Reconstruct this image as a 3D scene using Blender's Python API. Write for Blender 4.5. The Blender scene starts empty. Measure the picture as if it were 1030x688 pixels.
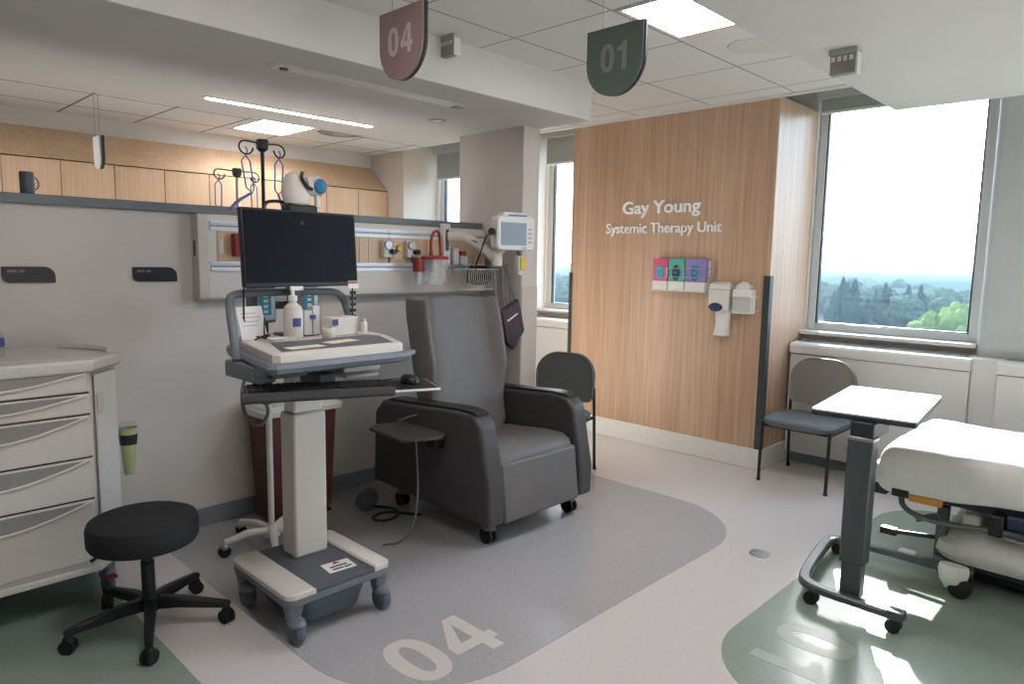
import bpy, bmesh, math, random
from mathutils import Vector, Matrix, noise as mnoise
random.seed(7)
SC = bpy.context.scene
COL = SC.collection
R = math.radians
PI = math.pi

# ------------------------------------------------------------------ camera, sky, sun, exposure
def make_camera():
    p, y, r = R(-6.777), R(44.085), R(0.983)
    cp, sp, cy, sy, cr, sr = math.cos(p), math.sin(p), math.cos(y), math.sin(y), math.cos(r), math.sin(r)
    fwd = Vector((cy*cp, sy*cp, sp)); rt = Vector((sy, -cy, 0)); up = rt.cross(fwd)
    rt2 = cr*rt + sr*up; up2 = -sr*rt + cr*up
    cam = bpy.data.cameras.new('camera'); o = bpy.data.objects.new('camera', cam); COL.objects.link(o)
    m = Matrix.Identity(4)
    for i in range(3):
        m[i][0] = rt2[i]; m[i][1] = up2[i]; m[i][2] = -fwd[i]
    m[2][3] = 1.55
    o.matrix_world = m
    cam.sensor_width = 36; cam.sensor_fit = 'HORIZONTAL'; cam.lens = 701.7/1030*36
    cam.clip_end = 9000; cam.clip_start = 0.05
    SC.camera = o
make_camera()
SC.view_settings.view_transform = 'Standard'
SC.view_settings.look = 'None'
SC.view_settings.gamma = 1
SC.view_settings.use_curve_mapping = False
SC.view_settings.exposure = 1.68
SUN_DIR = Vector((1.0, 0.45, 0.54)).normalized()
SUN_POWER = 10.0
SKY_STRENGTH = 1.8
LAMP = 1.0
HAZE = 0.0006

w = bpy.data.worlds.new('sky'); SC.world = w; w.use_nodes = True
nt = w.node_tree; nt.nodes.clear()
out = nt.nodes.new('ShaderNodeOutputWorld'); bg = nt.nodes.new('ShaderNodeBackground')
sky = nt.nodes.new('ShaderNodeTexSky'); sky.sky_type = 'NISHITA'; sky.sun_disc = False
sky.sun_elevation = math.asin(SUN_DIR.z); sky.sun_rotation = math.atan2(SUN_DIR.x, SUN_DIR.y)
sky.air_density = 1.0; sky.dust_density = 2.5; sky.ozone_density = 1.0; sky.altitude = 50
bg.inputs[1].default_value = SKY_STRENGTH
sm = nt.nodes.new('ShaderNodeVectorMath'); sm.operation = 'SCALE'; sm.inputs['Scale'].default_value = .10
nt.links.new(sky.outputs[0], sm.inputs[0])
mxw = nt.nodes.new('ShaderNodeMix'); mxw.data_type = 'RGBA'; mxw.inputs[0].default_value = .6
nt.links.new(sm.outputs[0], mxw.inputs[6]); mxw.inputs[7].default_value = (1.12, 1.42, 1.85, 1)   # thin bright overcast
nt.links.new(mxw.outputs[2], bg.inputs[0]); nt.links.new(bg.outputs[0], out.inputs[0])

def sun():
    l = bpy.data.lights.new('sun', 'SUN'); l.energy = SUN_POWER; l.angle = R(0.6); l.color = (1, .97, .92)
    o = bpy.data.objects.new('sun', l); COL.objects.link(o)
    o.rotation_euler = SUN_DIR.to_track_quat('Z', 'Y').to_euler(); o.location = (20, 8, 12)
sun()
def portal(y0, y1, z0=1.03, z1=2.8, x=5.82):
    l = bpy.data.lights.new('window_portal', 'AREA'); l.shape = 'RECTANGLE'; l.size = z1-z0; l.size_y = y1-y0
    l.cycles.is_portal = True
    o = bpy.data.objects.new('window_portal', l); COL.objects.link(o)
    o.location = (x, (y0+y1)/2, (z0+z1)/2); o.rotation_euler = (0, R(90), 0)
for a in ((1.02, 2.2), (4.05, 5.0), (5.5, 6.8), (-0.95, 0.65), (-3.2, -1.3)): portal(*a)

# ------------------------------------------------------------------ materials
def lin(c):
    if isinstance(c, str):
        c = c.lstrip('#'); c = [int(c[i:i+2], 16)/255 for i in (0, 2, 4)]
    return tuple((x/12.92 if x <= .04045 else ((x+.055)/1.055)**2.4) for x in c) + (1,)
MATS = {}
def mat(name, col, rough=.5, metal=0, var=.06, scale=30, bump=0, bscale=200, spec=.5, coat=0, emit=None, estr=0, sheen=0, stretch=None, trans=0, ior=1.45):
    if name in MATS: return MATS[name]
    m = bpy.data.materials.new(name); m.use_nodes = True
    n = m.node_tree; b = n.nodes['Principled BSDF']; c = lin(col)
    tc = n.nodes.new('ShaderNodeTexCoord'); src = tc.outputs['Object']
    if stretch:
        mp = n.nodes.new('ShaderNodeMapping'); mp.inputs['Scale'].default_value = stretch
        n.links.new(src, mp.inputs[0]); src = mp.outputs[0]
    nz = n.nodes.new('ShaderNodeTexNoise'); nz.inputs['Scale'].default_value = scale; nz.inputs['Detail'].default_value = 3
    n.links.new(src, nz.inputs['Vector'])
    rp = n.nodes.new('ShaderNodeValToRGB')
    rp.color_ramp.elements[0].position = .3; rp.color_ramp.elements[1].position = .7
    rp.color_ramp.elements[0].color = tuple(max(0, x*(1-var)) for x in c[:3]) + (1,)
    rp.color_ramp.elements[1].color = tuple(min(1, x*(1+var)) for x in c[:3]) + (1,)
    n.links.new(nz.outputs[0], rp.inputs[0]); n.links.new(rp.outputs[0], b.inputs['Base Color'])
    b.inputs['Roughness'].default_value = rough; b.inputs['Metallic'].default_value = metal
    b.inputs['Specular IOR Level'].default_value = spec; b.inputs['IOR'].default_value = ior
    if coat: b.inputs['Coat Weight'].default_value = coat; b.inputs['Coat Roughness'].default_value = .1
    if sheen: b.inputs['Sheen Weight'].default_value = sheen
    if trans: b.inputs['Transmission Weight'].default_value = trans
    if emit: b.inputs['Emission Color'].default_value = lin(emit); b.inputs['Emission Strength'].default_value = estr
    if bump:
        nb = n.nodes.new('ShaderNodeTexNoise'); nb.inputs['Scale'].default_value = bscale; nb.inputs['Detail'].default_value = 4
        n.links.new(src, nb.inputs['Vector'])
        bp = n.nodes.new('ShaderNodeBump'); bp.inputs['Strength'].default_value = bump; bp.inputs['Distance'].default_value = .004
        n.links.new(nb.outputs[0], bp.inputs['Height']); n.links.new(bp.outputs[0], b.inputs['Normal'])
    MATS[name] = m
    return m
def wood(name, c0, c1, c2, axis_scale=(38, 38, 1.1), rough=.38):
    m = bpy.data.materials.new(name); m.use_nodes = True; n = m.node_tree; b = n.nodes['Principled BSDF']
    tc = n.nodes.new('ShaderNodeTexCoord'); mp = n.nodes.new('ShaderNodeMapping'); mp.inputs['Scale'].default_value = axis_scale
    n.links.new(tc.outputs['Object'], mp.inputs[0])
    nz = n.nodes.new('ShaderNodeTexNoise'); nz.inputs['Scale'].default_value = 1; nz.inputs['Detail'].default_value = 5; nz.inputs['Roughness'].default_value = .6
    n.links.new(mp.outputs[0], nz.inputs['Vector'])
    mp2 = n.nodes.new('ShaderNodeMapping'); mp2.inputs['Scale'].default_value = (axis_scale[0]/8, axis_scale[1]/8, axis_scale[2]/5)
    n.links.new(tc.outputs['Object'], mp2.inputs[0])
    nz2 = n.nodes.new('ShaderNodeTexNoise'); nz2.inputs['Scale'].default_value = 1; nz2.inputs['Detail'].default_value = 2
    n.links.new(mp2.outputs[0], nz2.inputs['Vector'])
    mx = n.nodes.new('ShaderNodeMath'); mx.operation = 'MULTIPLY_ADD'; mx.inputs[1].default_value = .6
    ml = n.nodes.new('ShaderNodeMath'); ml.operation = 'MULTIPLY'; ml.inputs[1].default_value = .4
    n.links.new(nz2.outputs[0], ml.inputs[0]); n.links.new(nz.outputs[0], mx.inputs[0]); n.links.new(ml.outputs[0], mx.inputs[2])
    rp = n.nodes.new('ShaderNodeValToRGB'); e = rp.color_ramp.elements
    e[0].position = .36; e[0].color = lin(c0); e[1].position = .64; e[1].color = lin(c2)
    k = e.new(.5); k.color = lin(c1)
    n.links.new(mx.outputs[0], rp.inputs[0]); n.links.new(rp.outputs[0], b.inputs['Base Color'])
    b.inputs['Roughness'].default_value = rough; b.inputs['Specular IOR Level'].default_value = .4
    MATS[name] = m
    return m
def tbar(name, col, grout, sx, sy, ox, oy, lw=.012):
    m = bpy.data.materials.new(name); m.use_nodes = True; n = m.node_tree; b = n.nodes['Principled BSDF']
    tc = n.nodes.new('ShaderNodeTexCoord'); sp = n.nodes.new('ShaderNodeSeparateXYZ'); n.links.new(tc.outputs['Object'], sp.inputs[0])
    def line(sock, o, s):
        a = n.nodes.new('ShaderNodeMath'); a.operation = 'SUBTRACT'; a.inputs[1].default_value = o - 50*s
        n.links.new(sock, a.inputs[0])
        f = n.nodes.new('ShaderNodeMath'); f.operation = 'MODULO'; f.inputs[1].default_value = s; n.links.new(a.outputs[0], f.inputs[0])
        c = n.nodes.new('ShaderNodeMath'); c.operation = 'LESS_THAN'; c.inputs[1].default_value = lw; n.links.new(f.outputs[0], c.inputs[0])
        return c.outputs[0]
    mxm = n.nodes.new('ShaderNodeMath'); mxm.operation = 'MAXIMUM'
    n.links.new(line(sp.outputs[0], ox, sx), mxm.inputs[0]); n.links.new(line(sp.outputs[1], oy, sy), mxm.inputs[1])
    nz = n.nodes.new('ShaderNodeTexNoise'); nz.inputs['Scale'].default_value = 90; nz.inputs['Detail'].default_value = 4
    n.links.new(tc.outputs['Object'], nz.inputs['Vector'])
    rp = n.nodes.new('ShaderNodeValToRGB'); c = lin(col)
    rp.color_ramp.elements[0].color = tuple(x*.93 for x in c[:3])+(1,); rp.color_ramp.elements[1].color = c
    n.links.new(nz.outputs[0], rp.inputs[0])
    mix = n.nodes.new('ShaderNodeMix'); mix.data_type = 'RGBA'
    n.links.new(mxm.outputs[0], mix.inputs[0]); n.links.new(rp.outputs[0], mix.inputs[6]); mix.inputs[7].default_value = lin(grout)
    n.links.new(mix.outputs[2], b.inputs['Base Color']); b.inputs['Roughness'].default_value = .9
    MATS[name] = m
    return m
def glassy(name, tint=(1, 1, 1), rough=.0, refl=.9):
    m = bpy.data.materials.new(name); m.use_nodes = True; n = m.node_tree; n.nodes.clear()
    o = n.nodes.new('ShaderNodeOutputMaterial'); t = n.nodes.new('ShaderNodeBsdfTransparent'); t.inputs[0].default_value = (*tint, 1)
    g = n.nodes.new('ShaderNodeBsdfGlossy'); g.inputs['Roughness'].default_value = rough; g.inputs[0].default_value = (refl, refl, refl, 1)
    lw = n.nodes.new('ShaderNodeLayerWeight'); lw.inputs[0].default_value = .5
    pw = n.nodes.new('ShaderNodeMath'); pw.operation = 'POWER'; pw.inputs[1].default_value = 4; n.links.new(lw.outputs['Facing'], pw.inputs[0])
    f = n.nodes.new('ShaderNodeMath'); f.operation = 'MULTIPLY_ADD'; f.inputs[1].default_value = .5; f.inputs[2].default_value = .04; n.links.new(pw.outputs[0], f.inputs[0])
    tc = n.nodes.new('ShaderNodeTexCoord'); nz = n.nodes.new('ShaderNodeTexNoise'); nz.inputs['Scale'].default_value = 3
    n.links.new(tc.outputs['Object'], nz.inputs['Vector'])
    bp = n.nodes.new('ShaderNodeBump'); bp.inputs['Strength'].default_value = .02; n.links.new(nz.outputs[0], bp.inputs['Height'])
    n.links.new(bp.outputs[0], g.inputs['Normal'])
    x = n.nodes.new('ShaderNodeMixShader'); n.links.new(f.outputs[0], x.inputs[0]); n.links.new(t.outputs[0], x.inputs[1]); n.links.new(g.outputs[0], x.inputs[2])
    n.links.new(x.outputs[0], o.inputs[0]); MATS[name] = m
    return m

M = MATS
mat('wall_paint', '#cdc7c1', .6, var=.02, scale=4, bump=.05)
mat('white_paint', '#d9d8d4', .5, var=.02, scale=5, bump=.03)
mat('soffit_paint', '#cbc9c6', .7, var=.015, scale=3)
mat('pier_grey', '#b4b9b8', .45, var=.02)
mat('far_paint', '#c9bfb4', .6, var=.02)
mat('cap_grey', '#70777b', .4, var=.04)
mat('cove_base', '#7d848b', .5, var=.05)
mat('white_base', '#d8d6d2', .45, var=.03)
tbar('ceiling_tile', '#dddbd7', '#9a9793', .64, .64, 2.81, 2.10)
tbar('nurse_ceiling_tile', '#d6d6d6', '#777674', .64, .64, 1.77, 7.05, .022)
wood('oak_wall', '#aa8b72', '#ba9b82', '#c8ab93')
wood('oak_cabinet', '#c4a785', '#ceb292', '#d8bea0')
wood('oak_infill', '#c2a482', '#cdb090', '#d6bb9c')
mat('floor_white', '#cdc8c5', .2, var=.05, scale=60, bump=.02, bscale=25)
mat('floor_grey', '#a9a7a7', .2, var=.12, scale=110, bump=.02, bscale=25)
mat('floor_green', '#8b998e', .2, var=.1, scale=110, bump=.02, bscale=25)
mat('floor_mark', '#cdc7c0', .3, var=.05, scale=90)
mat('floor_mark_glare', '#9b9f95', .3, var=.05, scale=90)  # floor number toned towards the green bay, window glare put into its colour
mat('vinyl', '#676361', .5, var=.06, scale=12, bump=.06, bscale=350)
mat('vinyl_dark', '#454343', .45, var=.06, scale=12, bump=.06, bscale=350)
mat('black_plastic', '#1d1d1f', .4, var=.1)
mat('black_fabric', '#222224', .8, var=.2, scale=300, bump=.2, bscale=500)
mat('screen_black', '#101117', .4, var=.02, spec=.12)
mat('key_black', '#232327', .55, var=.1)
mat('white_plastic', '#d9d7d2', .35, var=.02)
mat('warm_plastic', '#d3ccc4', .4, var=.02)
mat('cart_white', '#d0cbc4', .42, var=.02)
mat('drawer_recess', '#8c8a88', .4, var=.05)
mat('grey_plastic', '#6f757b', .42, var=.04)
mat('dark_grey_plastic', '#55595f', .45, var=.05)
mat('blue_grey', '#58626b', .45, var=.05)
mat('wheel_grey', '#55606a', .5, var=.06)
mat('rubber', '#18181a', .6, var=.1)
mat('steel', '#c6c8c9', .25, metal=1, var=.04, scale=20)
mat('brushed', '#a9a8a5', .35, metal=.9, var=.06, scale=8, stretch=(1, 1, 20))
mat('aluminium', '#d9dbdd', .32, metal=.35, var=.03)
mat('guard', '#474d4e', .4, metal=.3, var=.05)
mat('table_metal', '#5b6062', .38, metal=.6, var=.04)
mat('table_top', '#c9d1d8', .12, var=.02, coat=.4)
mat('table_edge', '#2a2c30', .5)
mat('seat_fabric', '#666c70', .8, var=.1, scale=250, bump=.15, bscale=400)
mat('back_fabric', '#817e76', .85, var=.12, scale=250, bump=.15, bscale=400)
mat('back_fabric_shaded', '#5c605e', .85, var=.1, scale=250, bump=.15, bscale=400)  # chair back colour darkened to hold the shade of the backlit chair
mat('bin_brown', '#5c3830', .45, var=.1, scale=15)
mat('red', '#8c2b2b', .4, var=.06)
mat('red_clear', '#93303a', .3, var=.05)
mat('sheet', '#e4e1df', .85, var=.03, scale=20, bump=.25, bscale=22)
mat('bed_white', '#d5d6d0', .45, var=.03)
mat('bed_navy', '#2a3148', .5, var=.08)
mat('orange', '#c98a35', .5, var=.06)
mat('mauve', '#8a7473', .55, var=.03)
mat('mauve_pale', '#b5a5a1', .5, var=.03)
mat('green_sign', '#5c6861', .55, var=.03)
mat('green_pale', '#878a84', .5, var=.03)
mat('sign_dark', '#26262c', .4, var=.05)
mat('sign_text', '#6f6f78', .5)
mat('pink', '#d8577f', .5, var=.04); mat('teal', '#4fae9e', .5, var=.04); mat('lilac', '#8a83c0', .5, var=.04)
mat('sky_blue', '#4a9cc6', .5); mat('deep_teal', '#1d3f4d', .5); mat('mid_blue', '#4273a8', .5)
mat('white_card', '#e2e0dc', .55, var=.02)
mat('navy', '#28305a', .4)
mat('blue_label', '#3c4f86', .5)
mat('yellow', '#d8b93c', .5, var=.05)
mat('note_yellow', '#f7efd2', .6, var=.03)
mat('purple_bag', '#3d2833', .45, var=.15, scale=30, bump=.25, bscale=60)
mat('lime', '#b3b98a', .45, var=.06)
mat('blue_plastic', '#5b74a8', .4, var=.06)
mat('scan_blue', '#2d6f9e', .3, var=.15, scale=120)
mat('pump_screen', '#1d5d72', .3, emit='#3fa8c0', estr=.05)
mat('screen_grey', '#7f8b94', .25, var=.03)
mat('brass', '#b08a3e', .35, metal=.9)
mat('blind', '#9aa19d', .7, var=.03)
mat('blind_box', '#a7abab', .5, var=.03)
mat('frame_white', '#c6cbcb', .4, var=.02)
mat('frame_dark', '#30353b', .4)
mat('speaker_mesh', '#918e87', .6, var=.1, scale=300)
mat('lamp_glow', '#fff3ea', .5, emit='#f6f0f4', estr=6.0*LAMP)
mat('linear_glow', '#fff3ea', .5, emit='#fff4f2', estr=9.0*LAMP)
mat('lamp_side', '#e0d4cc', .5)
mat('lens_off', '#d4d4d0', .3, var=.02)
mat('sign_steel', '#f6f6f6', .3, metal=.0, var=.03)
mat('cork', '#8f7a63', .6)
mat('conifer', '#25352f', .9, var=.35, scale=1.2, spec=0)
mat('leaf_mid', '#34473a', .9, var=.35, scale=.9, spec=0)
mat('leaf_bright', '#4c5c36', .9, var=.3, scale=.9, spec=0)
mat('bark', '#4e4238', .9, var=.2, scale=3, spec=0)
mat('ground_green', '#3a463a', .95, var=.3, scale=.03, spec=0)
mat('forest_far', '#2e3f36', .95, var=.3, scale=.02, spec=0)
mat('concrete_far', '#77736d', .8, var=.05, spec=0)
mat('window_far', '#59646e', .4)
def clear_with_sheen(name):  # clear plastic, its white reflections mixed in as a pale base colour
    m = bpy.data.materials.new(name); m.use_nodes = True; n = m.node_tree; b = n.nodes['Principled BSDF']
    o = n.nodes['Material Output']; t = n.nodes.new('ShaderNodeBsdfTransparent'); x = n.nodes.new('ShaderNodeMixShader')
    nz = n.nodes.new('ShaderNodeTexNoise'); nz.inputs['Scale'].default_value = 20
    rp = n.nodes.new('ShaderNodeMapRange'); rp.inputs[3].default_value = .25; rp.inputs[4].default_value = .4
    n.links.new(nz.outputs[0], rp.inputs[0]); n.links.new(rp.outputs[0], x.inputs[0])
    b.inputs['Base Color'].default_value = (.8, .82, .82, 1); b.inputs['Roughness'].default_value = .12
    n.links.new(t.outputs[0], x.inputs[1]); n.links.new(b.outputs[0], x.inputs[2]); n.links.new(x.outputs[0], o.inputs[0]); MATS[name] = m
clear_with_sheen('clear_sheen')
glassy('pane', (.97, .985, .98)); glassy('clear', (.93, .945, .945), .05)

# ------------------------------------------------------------------ mesh helpers
class MB:
    """collects shapes, built into one mesh object"""
    def __init__(s): s.v = []; s.f = []
    def add(s, vs, fs):
        o = len(s.v); s.v += [tuple(v) for v in vs]; s.f += [tuple(i+o for i in f) for f in fs]; return s
    def box(s, x0, x1, y0, y1, z0, z1, rz=0, c=None):
        vs = [(x, y, z) for z in (z0, z1) for x, y in ((x0, y0), (x1, y0), (x1, y1), (x0, y1))]
        if rz:
            cx, cy = c or ((x0+x1)/2, (y0+y1)/2); ca, sa = math.cos(rz), math.sin(rz)
            vs = [(cx+(x-cx)*ca-(y-cy)*sa, cy+(x-cx)*sa+(y-cy)*ca, z) for x, y, z in vs]
        return s.add(vs, [(0, 3, 2, 1), (4, 5, 6, 7), (0, 1, 5, 4), (1, 2, 6, 5), (2, 3, 7, 6), (3, 0, 4, 7)])
    def prism(s, pts, d0, d1, axis='z'):
        """closed polygon extruded along an axis; pts are (a,b): z:(x,y)  y:(x,z)  x:(y,z)"""
        n = len(pts)
        def mk(p, d): return {'z': (p[0], p[1], d), 'y': (p[0], d, p[1]), 'x': (d, p[0], p[1])}[axis]
        vs = [mk(p, d0) for p in pts] + [mk(p, d1) for p in pts]
        return s.add(vs, [tuple(range(n))[::-1], tuple(range(n, 2*n))] + [(i, (i+1) % n, n+(i+1) % n, n+i) for i in range(n)])
    def loft(s, rings, cap=True, closed=True):
        n = len(rings[0]); vs = [p for r in rings for p in r]; fs = []
        for k in range(len(rings)-1):
            for i in range(n if closed else n-1):
                j = (i+1) % n; fs.append((k*n+i, k*n+j, (k+1)*n+j, (k+1)*n+i))
        if cap: fs += [tuple(range(n))[::-1], tuple(range((len(rings)-1)*n, len(rings)*n))]
        return s.add(vs, fs)
    def cyl(s, p0, p1, r0, r1=None, n=20):
        r1 = r0 if r1 is None else r1
        a = Vector(p0); b = Vector(p1); d = (b-a).normalized()
        u = d.cross(Vector((0, 0, 1)) if abs(d.z) < .9 else Vector((1, 0, 0))).normalized(); v = d.cross(u)
        ring = lambda c, r: [c + u*(r*math.cos(2*PI*i/n)) + v*(r*math.sin(2*PI*i/n)) for i in range(n)]
        return s.loft([ring(a, r0), ring(b, r1)])
    def lathe(s, c, prof, n=28, axis='z'):
        """prof: (radius, height) list"""
        rings = []
        for r, h in prof:
            ring = []
            for i in range(n):
                a = 2*PI*i/n; q = (max(r, 1e-4)*math.cos(a), max(r, 1e-4)*math.sin(a), h)
                if axis == 'x': q = (q[2], q[0], q[1])
                if axis == 'y': q = (q[1], q[2], q[0])
                ring.append((c[0]+q[0], c[1]+q[1], c[2]+q[2]))
            rings.append(ring)
        return s.loft(rings)
    def tube(s, pts, r, n=10, smooth=0, closed=False):
        P = [Vector(p) for p in pts]
        for _ in range(smooth):
            Q = [P[0]]
            for a, b in zip(P, P[1:]): Q += [a*.75+b*.25, a*.25+b*.75]
            P = Q + [P[-1]]
        rings = []; prev = None
        for i, p in enumerate(P):
            d = (P[min(i+1, len(P)-1)] - P[max(i-1, 0)]).normalized()
            if prev is None:
                u = d.cross(Vector((0, 0, 1)) if abs(d.z) < .9 else Vector((1, 0, 0))).normalized()
            else:
                u = (prev - d*prev.dot(d)).normalized()
            prev = u; v = d.cross(u); rr = r
            if isinstance(r, (list, tuple)):
                q = i/(len(P)-1)*(len(r)-1); k0 = min(int(q), len(r)-2); rr = r[k0] + (r[k0+1]-r[k0])*(q-k0)
            rings.append([p + u*(rr*math.cos(2*PI*k/n)) + v*(rr*math.sin(2*PI*k/n)) for k in range(n)])
        return s.loft(rings)
    def sphere(s, c, rx, ry=None, rz=None, n=20, m=12):
        ry = rx if ry is None else ry; rz = rx if rz is None else rz
        rings = []
        for k in range(m+1):
            t = PI*k/m; sr = max(math.sin(t), 1e-3)
            rings.append([(c[0]+rx*sr*math.cos(2*PI*i/n), c[1]+ry*sr*math.sin(2*PI*i/n), c[2]-rz*math.cos(t)) for i in range(n)])
        return s.loft(rings)
def rrect(x0, x1, y0, y1, r, n=6, corners=(1, 1, 1, 1)):
    """rounded rectangle, corners order: (x0,y0) (x1,y0) (x1,y1) (x0,y1)"""
    pts = []
    for (cx, cy, a0, px, py), on in zip(((x0+r, y0+r, PI, x0, y0), (x1-r, y0+r, 1.5*PI, x1, y0), (x1-r, y1-r, 0, x1, y1), (x0+r, y1-r, .5*PI, x0, y1)), corners):
        if not on: pts.append((px, py)); continue
        for i in range(n+1):
            a = a0 + .5*PI*i/n; pts.append((cx+r*math.cos(a), cy+r*math.sin(a)))
    return pts
def offset_poly(pts, d):
    cx = sum(p[0] for p in pts)/len(pts); cy = sum(p[1] for p in pts)/len(pts)
    return [(x + d*(x-cx)/math.hypot(x-cx, y-cy), y + d*(y-cy)/math.hypot(x-cx, y-cy)) for x, y in pts]

def obj(name, mb, m, parent=None, bevel=0, smooth=True, seg=2, subsurf=0, sharp=True):
    loc = parent_world(parent) if parent else Vector((0, 0, 0))
    me = bpy.data.meshes.new(name)
    me.from_pydata([tuple(Vector(v)-loc) for v in mb.v], [], mb.f); me.update()
    b = bmesh.new(); b.from_mesh(me); bmesh.ops.recalc_face_normals(b, faces=b.faces); b.to_mesh(me); b.free()
    me.materials.append(M[m] if isinstance(m, str) else m)
    if smooth:
        me.polygons.foreach_set('use_smooth', [True]*len(me.polygons))
        try:
            if sharp: me.set_sharp_from_angle(angle=R(35))
        except Exception: pass
    o = bpy.data.objects.new(name, me); COL.objects.link(o)
    if parent: o.parent = parent
    if bevel:
        k = o.modifiers.new('bevel', 'BEVEL'); k.width = bevel; k.segments = seg; k.limit_method = 'ANGLE'; k.angle_limit = R(35)
        k.harden_normals = False
    if subsurf:
        k = o.modifiers.new('sub', 'SUBSURF'); k.levels = subsurf; k.render_levels = subsurf
    return o
def parent_world(p):
    v = Vector((0, 0, 0))
    while p: v += p.location; p = p.parent
    return v
def tag(o, label, cat, group=None, kind=None):
    o['label'] = label; o['category'] = cat
    if group: o['group'] = group
    if kind: o['kind'] = kind
    return o
def thing(name, label, cat, loc=(0, 0, 0), rz=0, group=None):
    o = bpy.data.objects.new(name, None); COL.objects.link(o); o.empty_display_size = .1
    o.location = loc; o.rotation_euler = (0, 0, rz)
    return tag(o, label, cat, group)
def struct(name, mb, m, parent=None, **k):
    o = obj(name, mb, m, parent, **k)
    if not parent: o['kind'] = 'structure'
    return o
def copy_tree(o, parent=None):
    c = o.copy(); COL.objects.link(c)
    if parent: c.parent = parent
    for ch in [x for x in bpy.data.objects if x.parent == o]: copy_tree(ch, c)
    return c
def text_mb(body, size, extrude=.004, offset=0, spacing=1.0, align='LEFT'):
    cu = bpy.data.curves.new('txt', 'FONT'); cu.body = body; cu.size = size; cu.extrude = extrude; cu.offset = offset
    cu.space_character = spacing; cu.align_x = align; cu.resolution_u = 4
    t = bpy.data.objects.new('txt', cu); COL.objects.link(t)
    me = t.evaluated_get(bpy.context.evaluated_depsgraph_get()).to_mesh()
    mb = MB().add([tuple(v.co) for v in me.vertices], [tuple(p.vertices) for p in me.polygons])
    bpy.data.objects.remove(t); bpy.data.curves.remove(cu)
    return mb
def place_text(mb, origin, ux, uy, wscale=1.0):
    """map text x->ux, y->uy, z->ux x uy"""
    o, a, b = Vector(origin), Vector(ux), Vector(uy); c = a.cross(b)
    mb.v = [tuple(o + a*(v[0]*wscale) + b*v[1] + c*v[2]) for v in mb.v]
    return mb

def digits_mb(body, cap, th, gap=.10):
    """bold sans digits 0, 1 and 4 with the given cap height; x from 0, y from the baseline, z from -th to th"""
    mb = MB(); x = 0; st = .20*cap
    for ch in body:
        if ch == '0':
            w = .62*cap; n = 40
            def ell(a, b, z): return [(x+w/2+a*abs(math.cos(t))**.85*(1 if math.cos(t) >= 0 else -1), cap/2+b*abs(math.sin(t))**.85*(1 if math.sin(t) >= 0 else -1), z) for t in [2*PI*i/n for i in range(n)]]
            mb.loft([ell(w/2, cap*.51, -th), ell(w/2, cap*.51, th), ell(w/2-st, cap*.51-st*.85, th), ell(w/2-st, cap*.51-st*.85, -th)], cap=False)
        elif ch == '1':
            w = .42*cap
            mb.prism([(x+w-st, 0), (x+w, 0), (x+w, cap), (x+w-st*.75, cap), (x+w-st*1.05, cap*.88), (x, cap*.80), (x, cap*.66), (x+w-st, cap*.69)], -th, th)
        else:
            w = .66*cap; sx0, sx1 = x+w*.60, x+w*.60+st*.95
            mb.prism([(sx0, 0), (sx1, 0), (sx1, cap), (sx0, cap)], -th, th)
            mb.prism([(x, cap*.21), (sx0, cap*.21), (sx0, cap*.39), (x, cap*.39)], -th, th)
            mb.prism([(sx1, cap*.21), (x+w+.02*cap, cap*.21), (x+w+.02*cap, cap*.39), (sx1, cap*.39)], -th, th)
            mb.prism([(x, cap*.39), (x+st*1.0, cap*.39), (sx0, cap*.83), (sx0, cap), (sx0-.02*cap, cap)], -th, th)
        x += w + gap*cap
    mb.width = x - gap*cap
    return mb

# ------------------------------------------------------------------ room shell
CZ = 2.735
struct('floor', MB().box(-3.2, 5.9, -3.7, 8.3, -.12, 0), 'floor_white')
FL = bpy.data.objects['floor']
obj('bay_inlay', MB().prism(rrect(1.27, 3.965, 1.735, 3.94, .55, 12, (1, 1, 0, 0)), 0, .0012), 'floor_grey', FL)
obj('bay_inlay', MB().prism(rrect(-2.4, .93, 1.9, 3.94, .5, 12, (1, 1, 0, 0)), 0, .0012), 'floor_green', FL)
obj('bay_inlay', MB().prism(rrect(2.28, 5.0, -3.0, 1.27, .42, 12, (0, 0, 1, 1)), 0, .0012), 'floor_green', FL)
obj('bay_number', place_text(digits_mb('04', .315, .0004, .09), (1.485, 1.862, .0016), (1, 0, 0), (0, 1, 0), 1.04), 'floor_mark', FL, smooth=False)
obj('bay_number', place_text(digits_mb('01', .30, .0004, .16), (2.95, 1.13, .0016), (-1, 0, 0), (0, -1, 0), 1.1), 'floor_mark_glare', FL, smooth=False)
tagd = MB().lathe((3.52, 1.53, .0), [(0, 0), (.055, 0), (.055, .002), (.03, .003), (0, .003)], 24)
obj('floor_cover_plate', tagd, 'brushed', FL)

# ceilings
c = MB().box(-3.2, 3.86, 1.40, 3.03, CZ, 2.96); c.box(3.86, 4.975, 1.40, 4.79, CZ, 2.96); c.box(4.78, 4.975, -3.7, 1.40, CZ, 2.96)
struct('ceiling', c, 'ceiling_tile', smooth=False)
struct('ceiling_nurse_station', MB().box(-3.2, 5.15, 4.79, 7.5, 2.80, 2.96), 'nurse_ceiling_tile', smooth=False)
struct('ceiling_soffit_left', MB().box(-3.2, 3.86, 3.03, 4.79, 2.49, 2.97), 'soffit_paint', bevel=.004)
struct('ceiling_soffit_right', MB().box(-3.2, 4.78, -3.7, 1.40, 2.49, 2.97), 'soffit_paint', bevel=.004)
struct('ceiling_window_pocket', MB().box(4.975, 5.9, -3.7, 8.3, 2.94, 3.02), 'white_paint')
struct('ceiling_bulkhead', MB().box(-3.2, 5.9, 7.5, 8.3, 2.64, 2.96), 'soffit_paint')
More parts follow.
